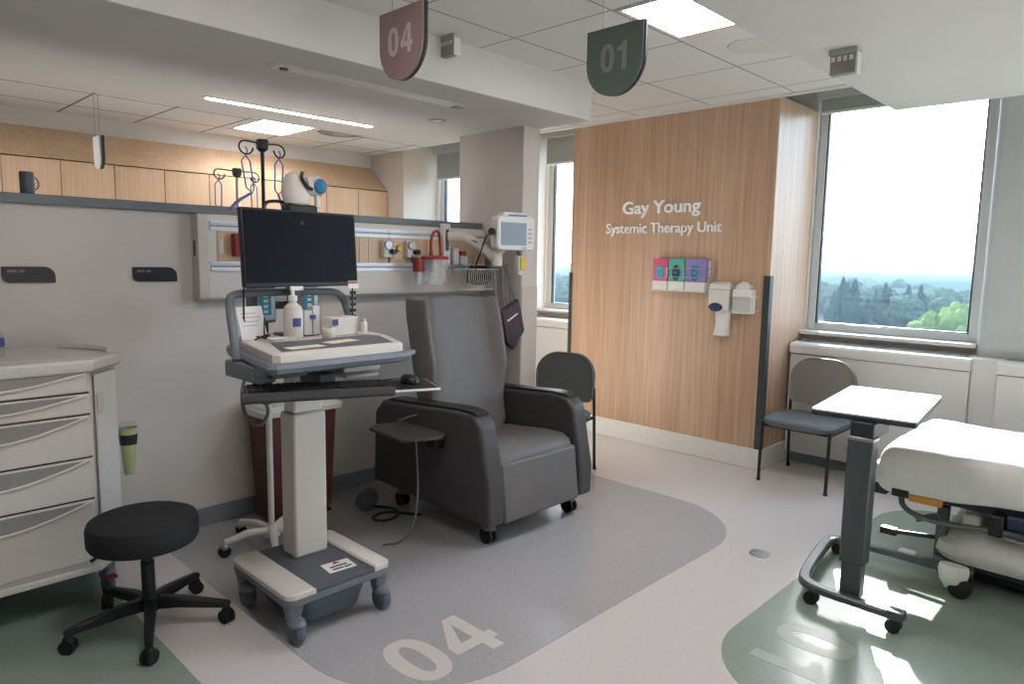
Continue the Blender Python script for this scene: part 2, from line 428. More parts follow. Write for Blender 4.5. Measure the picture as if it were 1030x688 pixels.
struct('trim_1', MB().box(4.935, 4.978, -3.7, 4.79, 2.718, 2.95), 'white_paint', bevel=.003)

# walls
struct('wall_left', MB().box(-3.3, -3.2, -3.8, 8.4, -.1, 3.0), 'wall_paint')
struct('wall_back', MB().box(-3.3, 5.9, -3.8, -3.7, -.1, 3.0), 'wall_paint')
struct('wall_far', MB().box(-3.3, 5.9, 8.0, 8.4, -.1, 3.0), 'far_paint')
hw = struct('wall_head', MB().box(-3.2, 3.70, 3.94, 4.07, 0, 1.768), 'wall_paint')
obj('wall_cap', MB().box(-3.2, 3.70, 3.915, 4.095, 1.768, 1.815), 'cap_grey', hw, bevel=.004)
struct('baseboard_head', MB().box(-3.2, 3.70, 3.928, 3.941, 0, .105), 'cove_base', bevel=.003)
wc = struct('wall_column', MB().box(3.70, 3.87, 3.50, 4.19, 0, 2.5), 'wall_paint', bevel=.006)
obj('corner_guard', MB().box(3.702, 3.868, 3.492, 3.4995, .1, 1.35), 'far_paint', wc, bevel=.004)
# timber feature wall
wf = struct('wall_feature', MB().box(4.975, 5.72, 2.21, 4.09, .155, 2.73), 'oak_wall', bevel=.002)
obj('corner_guard', MB().prism([(4.968, 2.203), (4.968, 2.255), (4.976, 2.255), (4.976, 2.211), (5.02, 2.211), (5.02, 2.203)], .156, 1.46), 'guard', wf)
obj('corner_guard', MB().prism([(4.968, 4.097), (4.968, 4.06), (4.976, 4.06), (4.976, 4.089), (5.02, 4.089), (5.02, 4.097)], .156, 1.44), 'guard', wf)
struct('baseboard_feature', MB().box(4.962, 5.70, 2.197, 4.103, 0, .157), 'white_base', bevel=.005)

# window wall: low wall, head, piers
g = MB()
g.box(5.66, 5.78, -3.7, 8.3, 0, 1.03); g.box(5.66, 5.78, -3.7, 8.3, 2.80, 3.0)
for y0, y1 in ((2.2, 4.05), (5.0, 5.5), (6.78, 8.3), (.60, 1.03), (-1.4, -1.0), (-3.7, -3.3)): g.box(5.66, 5.78, y0, y1, 1.03, 2.80)
struct('wall_window', g, 'white_paint')
struct('wall_pier_far', MB().box(5.15, 5.70, 6.83, 7.6, 0, 2.95), 'far_paint', bevel=.006)
struct('wall_pier_middle', MB().box(5.36, 5.70, 5.02, 5.5, 0, 2.95), 'white_paint', bevel=.006)
g = MB()   # rounded pier between the right-hand windows
pr = [(5.70, .62), (5.70, 1.01), (5.60, 1.01)] + [(5.60-.05*math.sin(a), .96+.05*math.cos(a)) for a in [i*PI/12 for i in range(1, 7)]] + [(5.55, .70), (5.57, .66), (5.60, .64), (5.60, .62)]
g.prism(pr, .95, 2.93); struct('wall_pier_near', g, 'pier_grey')

def window(n, y0, y1):
    z0, z1 = 1.03, 2.80
    g = MB(); f = .055
    g.box(5.69, 5.76, y0, y0+f, z0, z1); g.box(5.69, 5.76, y1-f, y1, z0, z1); g.box(5.69, 5.76, y0+f, y1-f, z0, z0+f); g.box(5.69, 5.76, y0+f, y1-f, z1-f, z1)
    o = struct('window_%d' % n, g, 'frame_white', bevel=.004)
    g = MB(); a, b = y0+f, y1-f; c, d = z0+f, z1-f; t = .012
    g.box(5.70, 5.735, a, a+t, c, d); g.box(5.70, 5.735, b-t, b, c, d); g.box(5.70, 5.735, a, b, c, c+t*.6)
    obj('glazing_seal', g, 'frame_dark', o)
    obj('pane', MB().box(5.712, 5.718, a+.002, b-.002, c, d), 'pane', o)
    obj('sill', MB().box(5.56, 5.70, y0-.02, y1+.02, 1.0, 1.028), 'white_paint', o, bevel=.004)
    return o
window(1, 1.03, 2.195); window(2, 4.06, 5.0); window(3, 5.5, 6.78); window(4, -1.0, .60); window(5, -3.3, -1.4)

# roller blinds (rolled up) at the visible windows
def blind(y0, y1, label, drop):
    t = thing('roller_blind', label, 'blind', (5.6, (y0+y1)/2, 2.82))
    obj('cassette', MB().box(5.53, 5.66, y0, y1, 2.80, 2.93), 'blind_box', t, bevel=.006)
    obj('shade_cloth', MB().box(5.598, 5.602, y0+.02, y1-.02, 2.81-drop, 2.82), 'blind', t)
    obj('hem_bar', MB().lathe((5.60, y0+.02, 2.80-drop), [(0, 0), (.014, 0), (.014, y1-y0-.04), (0, y1-y0-.04)], 12, 'y'), 'aluminium', t)
blind(1.05, 2.18, 'grey roller blind rolled up above the large window beside the vacant chair', .10)
blind(4.12, 4.98, 'grey roller blind pulled a little down behind the wood feature wall and column', .26)
blind(5.52, 6.76, 'grey roller blind half hidden behind the column, above the narrow strip of far window', .30)

# perimeter convector covers
def convector(y0, y1, label):
    t = thing('convector_cover', label, 'radiator cover', (5.52, (y0+y1)/2, 0))
    obj('front_panel', MB().box(5.385, 5.652, y0, y1, .085, .86), 'white_paint', t, bevel=.006)
    obj('ledge', MB().prism([(5.37, .865), (5.37, .925), (5.39, .945), (5.652, .955), (5.652, .865)], y0-.003, y1+.003, 'y'), 'white_paint', t, bevel=.004)
    obj('toe_kick', MB().box(5.45, 5.652, y0+.01, y1-.01, 0, .085), 'cove_base', t)
    g = MB()
    for k in range(5): g.box(5.45+.04*k, 5.465+.04*k, y0+.03, y1-.03, .953, .9575)
    obj('grille', g, 'brushed', t)
convector(1.0, 2.195, 'white convector cover with ledge under the large window, behind the vacant chair')
convector(-1.1, .85, 'white convector cover behind the bed at the right edge')
convector(4.11, 5.0, 'white convector cover between the column and the wood wall, mostly hidden')
obj_p = struct('wall_pipe_chase', MB().box(5.42, 5.66, .853, .997, 0, .95), 'white_paint', bevel=.004)

# ------------------------------------------------------------------ nurse station beyond the half wall
cabx = [-1.03, -.60, -.17, .26, .70, 1.27, 1.695, 2.12, 2.555, 2.98, 3.41, 3.85, 4.30, 4.72, 5.145]
for i in range(len(cabx)-1):
    a, b = cabx[i], cabx[i+1]
    ordn = ['first', 'second', 'third', 'fourth', 'fifth', 'sixth', 'seventh', 'eighth', 'ninth', 'tenth', 'eleventh', 'twelfth', 'thirteenth', 'fourteenth'][len(cabx)-2-i]
    t = thing('wall_cabinet', 'light oak wall cabinet behind the half wall, %s door counting from the window end' % ordn, 'cabinet', ((a+b)/2, 7.3, 1.5), group='oak wall cabinets behind the half wall')
    obj('carcass', MB().box(a+.001, b-.001, 7.155, 7.99, 1.5, 2.34), 'oak_cabinet', t)
    d = obj('door', MB().box(a+.003, b-.003, 7.132, 7.153, 1.5, 2.332), 'oak_cabinet', t, bevel=.002)
    obj('handle', MB().tube([(a+.05, 7.132, 1.60), (a+.05, 7.11, 1.61), (a+.05, 7.11, 1.71), (a+.05, 7.132, 1.72)], .004, 8), 'steel', d)
struct('trim_2', MB().prism([(7.132, 2.345), (7.50, 2.645), (7.99, 2.645), (7.99, 2.345)], -3.2, 5.148, 'x'), 'oak_cabinet')

# ------------------------------------------------------------------ ceiling fittings
def troffer(x0, x1, y0, y1, z, label):
    t = thing('ceiling_light', label, 'ceiling light', ((x0+x1)/2, (y0+y1)/2, z), group='recessed square ceiling lights')
    f = .02; g = MB()
    g.box(x0, x1, y0, y0+f, z-.006, z); g.box(x0, x1, y1-f, y1, z-.006, z); g.box(x0, x0+f, y0+f, y1-f, z-.006, z); g.box(x1-f, x1, y0+f, y1-f, z-.006, z)
    obj('frame', g, 'lamp_side', t)
    obj('diffuser', MB().box(x0+f, x1-f-.06, y0+f, y1-f, z-.004, z-.001), 'lamp_glow', t)
    obj('end_reflector', MB().box(x1-f-.06, x1-f, y0+f, y1-f, z-.005, z-.001), 'lamp_side', t)
troffer(2.825, 3.445, 1.42, 2.085, CZ, 'bright recessed ceiling light beside the green hanging sign')
troffer(3.15, 3.77, 6.22, 7.0, 2.80, 'glowing ceiling light above the cabinets, behind the half wall')
troffer(.80, 1.42, 1.42, 2.085, CZ, 'added ceiling light out of view, further left than the one beside the green sign')  # unseen lamp, added to brighten the near part of the room
troffer(.2, .82, 5.6, 6.4, 2.80, 'added ceiling light out of view, over the left end of the oak wall cabinets')  # another unseen lamp, added as extra light beyond the half wall
def linear(x0, x1, y, label, m, w=.045):
    t = thing('linear_light', label, 'ceiling light', ((x0+x1)/2, y, 2.49))
    obj('housing', MB().prism(rrect(x0, x1, y-w-.012, y+w+.012, w, 6), 2.484, 2.49), 'soffit_paint', t)
    obj('lens', MB().prism(rrect(x0+.02, x1-.02, y-w, y+w, w*.9, 6), 2.480, 2.4835), m, t)
    return t
linear(1.80, 3.03, 4.37, 'glowing slim linear light in the left soffit above the computer cart', 'linear_glow', .018)
t = linear(1.72, 3.02, 3.37, 'unlit slim linear fitting in the soffit below the mauve sign', 'lens_off', .035)
obj('sensor', MB().lathe((1.80, 3.37, 2.472), [(0, 0), (.02, 0), (.024, .008), (0, .008)], 16), 'dark_grey_plastic', t)
obj('end_cap', MB().box(2.93, 2.99, 3.34, 3.40, 2.474, 2.48), 'brushed', t)
t = thing('downlight', 'small round recessed downlight in the soffit near the column', 'ceiling light', (3.18, 3.83, 2.49))
obj('ring', MB().lathe((3.18, 3.83, 2.482), [(.035, .003), (.055, 0), (.06, .008), (.03, .008)], 24), 'brushed', t)
obj('lens', MB().lathe((3.18, 3.83, 2.484), [(0, 0), (.034, 0), (.034, .005), (0, .005)], 20), 'lens_off', t)
t = thing('ceiling_speaker', 'round white ceiling speaker grille beside the bright ceiling light', 'speaker', (3.77, 1.83, CZ))
obj('bezel', MB().lathe((3.77, 1.83, CZ-.01), [(.105, 0), (.15, .002), (.155, .01), (.1, .01)], 32), 'white_plastic', t)
obj('grille', MB().lathe((3.77, 1.83, CZ-.009), [(0, 0), (.106, 0), (.106, .008), (0, .008)], 32), 'speaker_mesh', t)
t = thing('air_diffuser', 'flat round grey air diffuser in the nurse station ceiling past the square light', 'vent', (4.02, 6.35, 2.80))
obj('outer_ring', MB().lathe((4.02, 6.35, 2.785), [(.12, 0), (.24, .006), (.25, .015), (.1, .015)], 32), 'speaker_mesh', t)
obj('core', MB().lathe((4.02, 6.35, 2.778), [(0, 0), (.1, .004), (.11, .02), (0, .02)], 24), 'blind_box', t)

def dome_light(loc, label, rz=0, on_wall=False):
    t = thing('call_light', label, 'call light', loc, rz)
    L = Vector(loc)
    def P(mb, name, m, bevel=.004): # build round own origin
        mb.v = [tuple(Vector(v)*.72+L) for v in mb.v]; return obj(name, mb, m, t, bevel=bevel)
    P(MB().box(-.035, .045, -.085, .085, -.035, 0), 'mount', 'blind_box')
    P(MB().box(-.03, .03, -.075, .075, -.15, -.03), 'body', 'speaker_mesh')
    P(MB().box(-.03, .034, -.088, -.076, -.155, -.03), 'end_plate', 'white_plastic', .002)
    for k in range(4): P(MB().box(-.036, -.03, -.062+.035*k, -.040+.035*k, -.075, -.045), 'lens', 'white_card', .004)
    return t
dome_light((3.30, 1.19, 2.49), 'grey four lens call light under the right soffit, near the window')
d = dome_light((2.56, 2.985, 2.735), 'small grey call light on the left soffit face, right of the mauve sign')

def bay_sign(x, yc, zt, number, m, mt, label, wdt=.30):
    t = thing('hanging_sign', label, 'sign', (x, yc, zt))
    r = wdt/2; zb = zt-.295
    pts = [(yc+r, zt), (yc-r, zt), (yc-r, zb+r)] + [(yc-r*math.cos(a), zb+r-r*math.sin(a)) for a in [i*PI/24 for i in range(1, 24)]] + [(yc+r, zb+r)]
    obj('face_panel', MB().prism(pts, x-.012, x-.001, 'x'), m, t)
    obj('back_panel', MB().prism([(p[0]-.006, p[1]) for p in pts], x, x+.014, 'x'), 'sign_dark', t)
    for s in (-1, 1): obj('cable', MB().cyl((x, yc+s*.07, zt-.01), (x, yc+s*.07, CZ), .0018, n=6), 'brushed', t)
    tb = digits_mb(number, .118, .001, .14)
    obj('number', place_text(tb, (x-.0135, yc+tb.width/2, zt-.19), (0, -1, 0), (0, 0, 1)), mt, t, smooth=False)
    return t
bay_sign(1.90, 2.525, 2.603, '04', 'mauve', 'mauve_pale', 'mauve hanging bay sign with number 04 and rounded bottom')
bay_sign(2.60, 1.915, 2.57, '01', 'green_sign', 'green_pale', 'dark green hanging bay sign with number 01 beside bright ceiling light')
# the sign hanging beyond the half wall, seen nearly edge on
t = thing('hanging_sign', 'small white hanging sign seen edge-on beyond the half wall', 'sign', (1.54, 5.5, 2.35))
pts = [(5.57, 2.34), (5.43, 2.34), (5.43, 2.19)] + [(5.5-.07*math.cos(a), 2.19-.07*math.sin(a)) for a in [i*PI/16 for i in range(1, 16)]] + [(5.57, 2.19)]
obj('face_panel', MB().prism(pts, 1.530, 1.541, 'x'), 'white_card', t); obj('back_panel', MB().prism([(p[0]-.02, p[1]) for p in pts], 1.542, 1.556, 'x'), 'sign_dark', t)
for s in (-1, 1): obj('cable', MB().cyl((1.54, 5.5+s*.05, 2.335), (1.54, 5.5+s*.05, 2.80), .0018, n=6), 'brushed', t)

# ------------------------------------------------------------------ lettering and dispensers on the feature wall
t = thing('wall_lettering', 'raised silver two line lettering naming the unit on the wood wall', 'sign', (4.97, 3.15, 1.9))
for body, y0, y1, z, h, off in (('Gay Young', 3.525, 2.795, 1.945, .142, .003), ('Systemic Therapy Unit', 3.692, 2.608, 1.785, .118, .0012)):
    tb = text_mb(body, h, .006, off)
    xs = [v[0] for v in tb.v]; k = (y0-y1)/(max(xs)-min(xs)); x0 = min(xs); tb.v = [(v[0]-x0, v[1], v[2]) for v in tb.v]
    obj('line_of_letters', place_text(tb, (4.967, y0, z), (0, -1, 0), (0, 0, 1), k), 'sign_steel', t, smooth=False)

def glove_box(y0, y1, col, oval, label):
    t = thing('glove_box', label, 'glove box', (4.92, (y0+y1)/2, 1.325), group='glove boxes on the wood wall')
    zm = 1.395
    obj('carton', MB().box(4.905, 4.955, y1, y0, zm, 1.575), col, t, bevel=.003)
    obj('carton_base', MB().box(4.905, 4.955, y1, y0, 1.325, zm), 'white_card', t, bevel=.003)
    c = (y0+y1)/2
    obj('opening', MB().prism([(c+.034*math.cos(a), 1.465+.062*math.sin(a)) for a in [i*2*PI/24 for i in range(24)]], 4.900, 4.906, 'x'), oval, t)
    g = MB()
    for k in range(3): g.cyl((4.9015, c+.02*math.sin(k*2), 1.425+.04*k), (4.899, c-.01, 1.432+.035*k), .008, n=8)
    obj('glove_tip', g, {'sky_blue': 'sky_blue', 'deep_teal': 'mid_blue', 'mid_blue': 'sky_blue'}[oval], t)
glove_box(3.165, 3.03, 'pink', 'sky_blue', 'pink and white glove box, first from left in the wall rack')
glove_box(3.02, 2.878, 'teal', 'deep_teal', 'teal glove box between the pink box and the lilac box')
glove_box(2.868, 2.695, 'lilac', 'mid_blue', 'lilac glove box in the wall rack, nearest the soap dispenser')
t = thing('glove_rack', 'clear wire rack holding the three glove boxes on the wood wall', 'rack', (4.95, 2.95, 1.32))
obj('back_plate', MB().box(4.957, 4.974, 2.69, 3.17, 1.33, 1.56), 'white_card', t)
g = MB().box(4.90, 4.957, 2.685, 3.175, 1.317, 1.324)
obj('tray', g, 'white_plastic', t)
g = MB()
for z in (1.43, 1.50):
    g.tube([(4.957, 3.175, z), (4.895, 3.175, z), (4.895, 2.68, z), (4.957, 2.68, z)], .0028, 6)
for y in (3.025, 2.873, 2.75): g.tube([(4.895, y, 1.43), (4.895, y, 1.50)], .0028, 6)
obj('wire', g, 'steel', t)

t = thing('soap_dispenser', 'white hand sanitizer dispenser with blue lever on the wood wall', 'dispenser', (4.93, 2.585, 1.0))
obj('housing', MB().loft([[(x, y, z) for x, y in rrect(4.974-d, 4.974, 2.562-wd, 2.562+wd, .02, 4)] for z, d, wd in ((1.185, .085, .075), (1.20, .10, .082), (1.33, .105, .086), (1.385, .09, .084), (1.405, .06, .07))]), 'white_plastic', t)
obj('seam', MB().box(4.8665, 4.97, 2.475, 2.649, 1.347, 1.35), 'drawer_recess', t)
obj('push_lever', MB().sphere((4.872, 2.577, 1.215), .018, .058, .033), 'navy', t)
obj('drip_tray', MB().loft([[(x, y, z) for x, y in rrect(4.974-d, 4.974, 2.547-wd, 2.547+wd, .012, 3)] for z, d, wd in ((1.0, .10, .05), (1.012, .085, .048), (1.08, .055, .05), (1.185, .06, .055))]), 'white_card', t)
t = thing('wipes_box', 'white wipes box with tissue standing out, in a clear holder at the corner guard', 'box', (4.93, 2.395, 1.17))
obj('carton', MB().box(4.885, 4.968, 2.305, 2.450, 1.175, 1.355), 'white_card', t, bevel=.004)
obj('tissue', MB().loft([[(4.925+dx*a, 2.38+dy*b, z) for a, b in ((-1, -1), (1, -1), (1, 1), (-1, 1))] for z, dx, dy in ((1.354, .02, .055), (1.375, .022, .06), (1.40, .012, .035), (1.413, .004, .012))]), 'white_plastic', t)
obj('holder', MB().box(4.876, 4.88, 2.282, 2.452, 1.195, 1.30), 'clear', t)
g = MB().tube([(4.974, 2.28, 1.20), (4.877, 2.28, 1.20), (4.877, 2.455, 1.20), (4.974, 2.455, 1.20)], .003, 6)
g.tube([(4.974, 2.28, 1.30), (4.877, 2.28, 1.30), (4.877, 2.455, 1.30), (4.974, 2.455, 1.30)], .003, 6)
obj('holder_frame', g, 'white_plastic', t)

# ------------------------------------------------------------------ head wall service panel
t = thing('service_panel', 'long wall service panel with aluminium rails and wood infill on half wall', 'wall panel', (2.6, 3.90, 1.3))
PY = 3.85
prof = [(3.94, 1.295), (3.87, 1.295), (3.852, 1.31), (PY, 1.33), (PY, 1.745), (3.855, 1.76), (3.87, 1.766), (3.94, 1.766)]
obj('body', MB().prism(prof, 1.59, 3.66, 'x'), 'warm_plastic', t)
obj('end_cap', MB().prism([(y-(.004 if y < 3.9 else 0), z) for y, z in prof], 1.535, 1.592, 'x'), 'far_paint', t, bevel=.006)
for x in (1.64, 1.95, 2.55, 2.62, 3.1):
    obj('infill', MB().box(x, {1.64: 1.945, 1.95: 2.545, 2.55: 2.615, 2.62: 3.095, 3.1: 3.64}[x], PY-.006, PY+.01, 1.512, 1.675), 'oak_infill', t)
for z0 in (1.678, 1.458):
    r = obj('rail', MB().prism([(PY+.01, z0), (PY-.012, z0), (PY-.012, z0+.012), (PY-.004, z0+.016), (PY-.004, z0+.036), (PY-.012, z0+.04), (PY-.012, z0+.05), (PY+.01, z0+.05)], 1.60, 3.655, 'x'), 'aluminium', t)
    obj('slot', MB().box(1.60, 3.655, PY-.0045, PY-.002, z0+.02, z0+.031), 'drawer_recess', r)
obj('vent_slot', MB().box(1.531, 1.536, 3.885, 3.90, 1.54, 1.62), 'sign_dark', t)
g = MB()
for x in (1.66, 1.80): g.prism([(x-.012, 1.55), (x+.012, 1.55), (x+.012, 1.63), (x-.012, 1.63)], PY-.010, PY-.006, 'y')
obj('outlet', g, 'warm_plastic', t, bevel=.002)
t = thing('red_outlet_box', 'dark red box on the service panel, left of the monitor', 'box', (1.75, 3.84, 1.6))
obj('body', MB().box(1.712, 1.80, 3.79, 3.843, 1.54, 1.665), 'red', t, bevel=.006)
obj('latch', MB().box(1.74, 1.775, 3.783, 3.791, 1.645, 1.672), 'red', t, bevel=.003)

def regulator(x, label, tall):
    t = thing('flow_regulator', label, 'gas regulator', (x, PY, 1.6))
    obj('body', MB().box(x-.035, x+.03, PY-.05, PY-.007, 1.545, 1.66), 'white_plastic', t, bevel=.008)
    obj('gauge', MB().lathe((x-.004, PY-.066, 1.628), [(0, 0), (.026, 0), (.029, .004), (.029, .018), (0, .018)], 22, 'y'), 'brushed', t)
    obj('knob', MB().cyl((x+.025, PY-.095, 1.585), (x+.025, PY-.05, 1.585), .018, .016, 16), 'black_plastic', t)
    obj('connector', MB().cyl((x+.03, PY-.05, 1.61), (x+.055, PY-.05, 1.60), .011, n=12), 'steel', t)
    obj('flow_tube', MB().cyl((x+.012, PY-.04, 1.655), (x+.012, PY-.04, 1.655+tall), .009, n=12), 'clear', t)
    obj('nozzle', MB().cyl((x, PY-.06, 1.548), (x, PY-.06, 1.51), .012, .006, 12), 'dark_grey_plastic', t)
regulator(2.742, 'white flow regulator with black knob, just right of the monitor', .07)
regulator(2.935, 'steel and white gas regulator beside the red topped canister', .02)
t = thing('brass_outlet', 'small brass gas outlet between the two regulators', 'gas outlet', (2.84, PY, 1.6))
obj('plate', MB().box(2.815, 2.88, PY-.012, PY-.006, 1.53, 1.655), 'oak_infill', t, bevel=.002)
obj('fitting', MB().lathe((2.85, PY-.03, 1.61), [(0, 0), (.018, 0), (.022, .006), (.022, .018), (.028, .02), (0, .02)], 16, 'y'), 'brass', t)

CX, CYY = 3.055, 3.70
t = thing('suction_canister', 'clear suction canister with red lid and looped red tube on service panel', 'canister', (CX, CYY, 1.36))
obj('jar', MB().lathe((CX, CYY, 1.365), [(.0, 0), (.068, 0), (.072, .006), (.088, .174)], 28), 'clear_sheen', t)
obj('lid', MB().lathe((CX, CYY, 1.538), [(.0, 0), (.094, 0), (.096, .012), (.09, .022), (.04, .028), (0, .03)], 28), 'red_clear', t)
obj('spout', MB().cyl((CX-.05, CYY-.02, 1.565), (CX-.05, CYY-.02, 1.59), .014, n=12).cyl((CX+.05, CYY, 1.565), (CX+.05, CYY, 1.585), .012, n=12), 'red_clear', t)
obj('tube', MB().tube([(CX-.05, CYY-.02, 1.57), (CX-.055, CYY-.02, 1.67), (CX-.02, CYY-.02, 1.735), (CX+.03, CYY-.01, 1.72), (CX+.045, CYY, 1.64), (CX+.05, CYY, 1.57)], .010, 10, smooth=3), 'red_clear', t)
obj('bracket', MB().box(CX-.05, CX+.05, CYY+.08, PY-.005, 1.45, 1.545), 'grey_plastic', t, bevel=.004)
t = thing('specimen_cup', 'small cup with dark red lid hanging left of the suction canister', 'cup', (2.935, 3.73, 1.38))
obj('cup', MB().lathe((2.935, 3.73, 1.375), [(0, 0), (.026, 0), (.032, .085), (.029, .085), (.024, .004), (0, .004)], 18), 'clear_sheen', t)
obj('lid', MB().lathe((2.935, 3.73, 1.455), [(0, 0), (.036, 0), (.036, .075), (.03, .09), (0, .092)], 18), 'red', t)
obj('hook', MB().tube([(2.935, 3.76, 1.53), (2.935, 3.80, 1.56), (2.935, 3.845, 1.56)], .005, 6), 'steel', t)

# vital signs monitor on an arm
t = thing('vitals_monitor', 'white vital signs monitor with grey screen on a jointed wall arm', 'monitor', (3.2, 3.6, 1.6))
obj('wall_channel', MB().box(3.055+.16, 3.055+.225, 3.80, 3.845, 1.50, 1.79), 'white_plastic', t, bevel=.006)
obj('channel_slot', MB().box(3.235, 3.26, 3.795, 3.802, 1.60, 1.75), 'dark_grey_plastic', t)
a1 = obj('arm', MB().tube([(3.25, 3.79, 1.70), (3.32, 3.70, 1.705), (3.40, 3.60, 1.63), (3.46, 3.53, 1.55)], .034, 14, smooth=1), 'warm_plastic', t)
obj('arm_slot', MB().tube([(3.28, 3.715, 1.712), (3.36, 3.61, 1.66)], .010, 8), 'dark_grey_plastic', a1)
obj('swivel', MB().lathe((3.465, 3.52, 1.50), [(0, 0), (.036, 0), (.04, .01), (.04, .09), (.03, .10), (0, .10)], 20).cyl((3.465, 3.52, 1.58), (3.51, 3.49, 1.64), .028, .03, 14), 'warm_plastic', t)
# casing turned a little towards the room
MC, MA = (3.53, 3.43), R(-8)
def mrot(mb):
    ca, sa = math.cos(MA), math.sin(MA); mb.v = [(MC[0]+x*ca-y*sa, MC[1]+x*sa+y*ca, z) for x, y, z in mb.v]; return mb
rings = []
for y, s in ((-.045, .94), (-.035, 1), (.03, 1), (.06, .8)):
    rings.append([(x*s, y, 1.735+(z-1.735)*s) for x, z in [(p[0], p[1]) for p in rrect(-.165, .165, 1.61, 1.845, .03, 5)]])
cs = obj('casing', mrot(MB().loft(rings)), 'white_plastic', t)
obj('handle', mrot(MB().prism([(-.13, 1.84), (-.09, 1.872), (.09, 1.872), (.14, 1.84)], -.03, .03, 'y')), 'white_plastic', cs, bevel=.006)
obj('handle_grip', mrot(MB().box(-.06, .10, -.034, .02, 1.846, 1.856)), 'blue_plastic', cs, bevel=.002)
obj('screen', mrot(MB().box(-.135, .085, -.049, -.044, 1.645, 1.80)), 'screen_grey', t, bevel=.001)
g = MB()
for k in range(4): g.box(.105, .135, -.048, -.044, 1.66+.03*k, 1.675+.03*k)
obj('key', mrot(g), 'blind_box', t)
obj('stripe', mrot(MB().box(.05, .085, -.0475, -.044, 1.625, 1.632)), 'blue_plastic', t)
obj('knob', MB().cyl((3.36, 3.47, 1.735), (3.335, 3.44, 1.735), .024, n=16), 'black_plastic', t)
obj('cable', MB().tube([(3.345, 3.45, 1.73), (3.30, 3.46, 1.70), (3.295, 3.50, 1.60), (3.30, 3.56, 1.50), (3.34, 3.60, 1.46)], .005, 6, smooth=2), 'black_plastic', t)
t = thing('thermometer_probe', 'yellow topped probe holder hanging under the vital signs monitor', 'probe', (3.62, 3.45, 1.5))
obj('holder', MB().loft([[(x, y, z) for x, y in rrect(3.59-.0+s, 3.66-s, 3.42+s, 3.47-s, .012, 3)] for z, s in ((1.44, .012), (1.47, 0), (1.56, 0), (1.575, .008))]), 'white_plastic', t)
obj('cover', MB().box(3.60, 3.65, 3.410, 3.421, 1.475, 1.565), 'yellow', t, bevel=.004)
obj('stem', MB().cyl((3.62, 3.445, 1.57), (3.60, 3.45, 1.62), .012, n=10), 'dark_grey_plastic', t)
# wire basket of cuffs
BX0, BX1, BY0, BY1, BZ0, BZ1 = 3.29, 3.56, 3.60, 3.78, 1.33, 1.475
t = thing('wire_basket', 'white wire basket of cuffs hanging on the service panel behind the recliner', 'basket', (3.42, 3.7, 1.33))
g = MB()
g.tube([(BX0, BY0, BZ1), (BX1, BY0, BZ1), (BX1, BY1, BZ1), (BX0, BY1, BZ1), (BX0, BY0, BZ1)], .004, 6)
obj('rim', g, 'white_plastic', t)
g = MB()
for k in range(15):
    x = BX0 + (BX1-BX0)*k/14; g.tube([(x, BY0, BZ1), (x, BY0+.02, BZ0), (x, BY1-.02, BZ0), (x, BY1, BZ1)], .0022, 5)
for k in range(1, 8):
    y = BY0 + (BY1-BY0)*k/8; g.tube([(BX0, y, BZ1), (BX0+.01, y, BZ0), (BX1-.01, y, BZ0), (BX1, y, BZ1)], .0022, 5)
obj('wires', g, 'white_plastic', t)
g = MB().box(BX0+.03, BX1-.03, BY1, PY-.01, BZ1-.02, BZ1+.004)
obj('bracket', g, 'white_plastic', t)
t = thing('pressure_cuff', 'black pressure cuff rolled up in the wire basket', 'cuff', (3.46, 3.68, 1.36))
g = MB(); pts = []
for k in range(40):
    a = k*.42; r = .022+.0015*k; pts.append((3.46+r*math.cos(a), 1.425+r*math.sin(a)))
for a, b in zip(pts, pts[1:]): g.box(min(a[0], b[0])-.002, max(a[0], b[0])+.002, 3.63, 3.74, min(a[1], b[1])-.002, max(a[1], b[1])+.002)
obj('roll', g, 'black_fabric', t, smooth=False)
obj('hose', MB().tube([(3.40, 3.68, 1.40), (3.34, 3.67, 1.43), (3.33, 3.66, 1.50), (3.38, 3.64, 1.49)], .007, 8, smooth=2), 'black_plastic', t)
t = thing('supply_tub', 'small clear tub with white and red packs on the panel rail', 'tub', (3.32, 3.81, 1.5))
obj('tub', MB().box(3.30, 3.50, 3.795, 3.838, 1.50, 1.57), 'clear', t, bevel=.004)
obj('pack', MB().box(3.31, 3.36, 3.80, 3.832, 1.505, 1.62), 'white_card', t, bevel=.002)
obj('pack', MB().box(3.385, 3.43, 3.80, 3.832, 1.505, 1.60), 'red', t, bevel=.002)
# hanging purple bag
t = thing('pouch', 'dark purple zip pouch hanging by straps beside the recliner back', 'pouch', (3.57, 3.48, 1.0))
bpts = [(-.11, .12), (.06, .20), (.125, -.02), (.02, -.15), (-.05, -.10)]
def bagring(y, s): return [(3.55+x*s*1.08, y, 1.06+z*s*1.05) for x, z in bpts]
obj('body', MB().loft([bagring(3.43, .9), bagring(3.445, 1), bagring(3.47, 1), bagring(3.485, .9)]), 'purple_bag', t, bevel=.012)
obj('zip', MB().box(-.06, .06, -.004, .002, -.006, .006), 'white_card', t) if False else None
zb = MB().tube([(3.49, 3.428, 1.115), (3.59, 3.428, 1.165)], .006, 6); obj('zip', zb, 'white_card', t)
obj('front_pocket', MB().loft([[(3.56+x*.5, 3.426, 1.02+z*.5) for x, z in bpts], [(3.56+x*.55, 3.432, 1.02+z*.55) for x, z in bpts]]), 'purple_bag', t, bevel=.003)
for x0, x1, zz in ((3.47, 3.50, 1.46), (3.60, 3.545, 1.46), (3.56, 3.56, 1.47)):
    obj('strap', MB().tube([(x0, 3.455, 1.20), ((x0+x1)/2-.01, 3.47, 1.33), (x1, 3.49, zz), (x1, 3.515, zz+.045)], .006, 6, smooth=2), 'dark_grey_plastic', t)
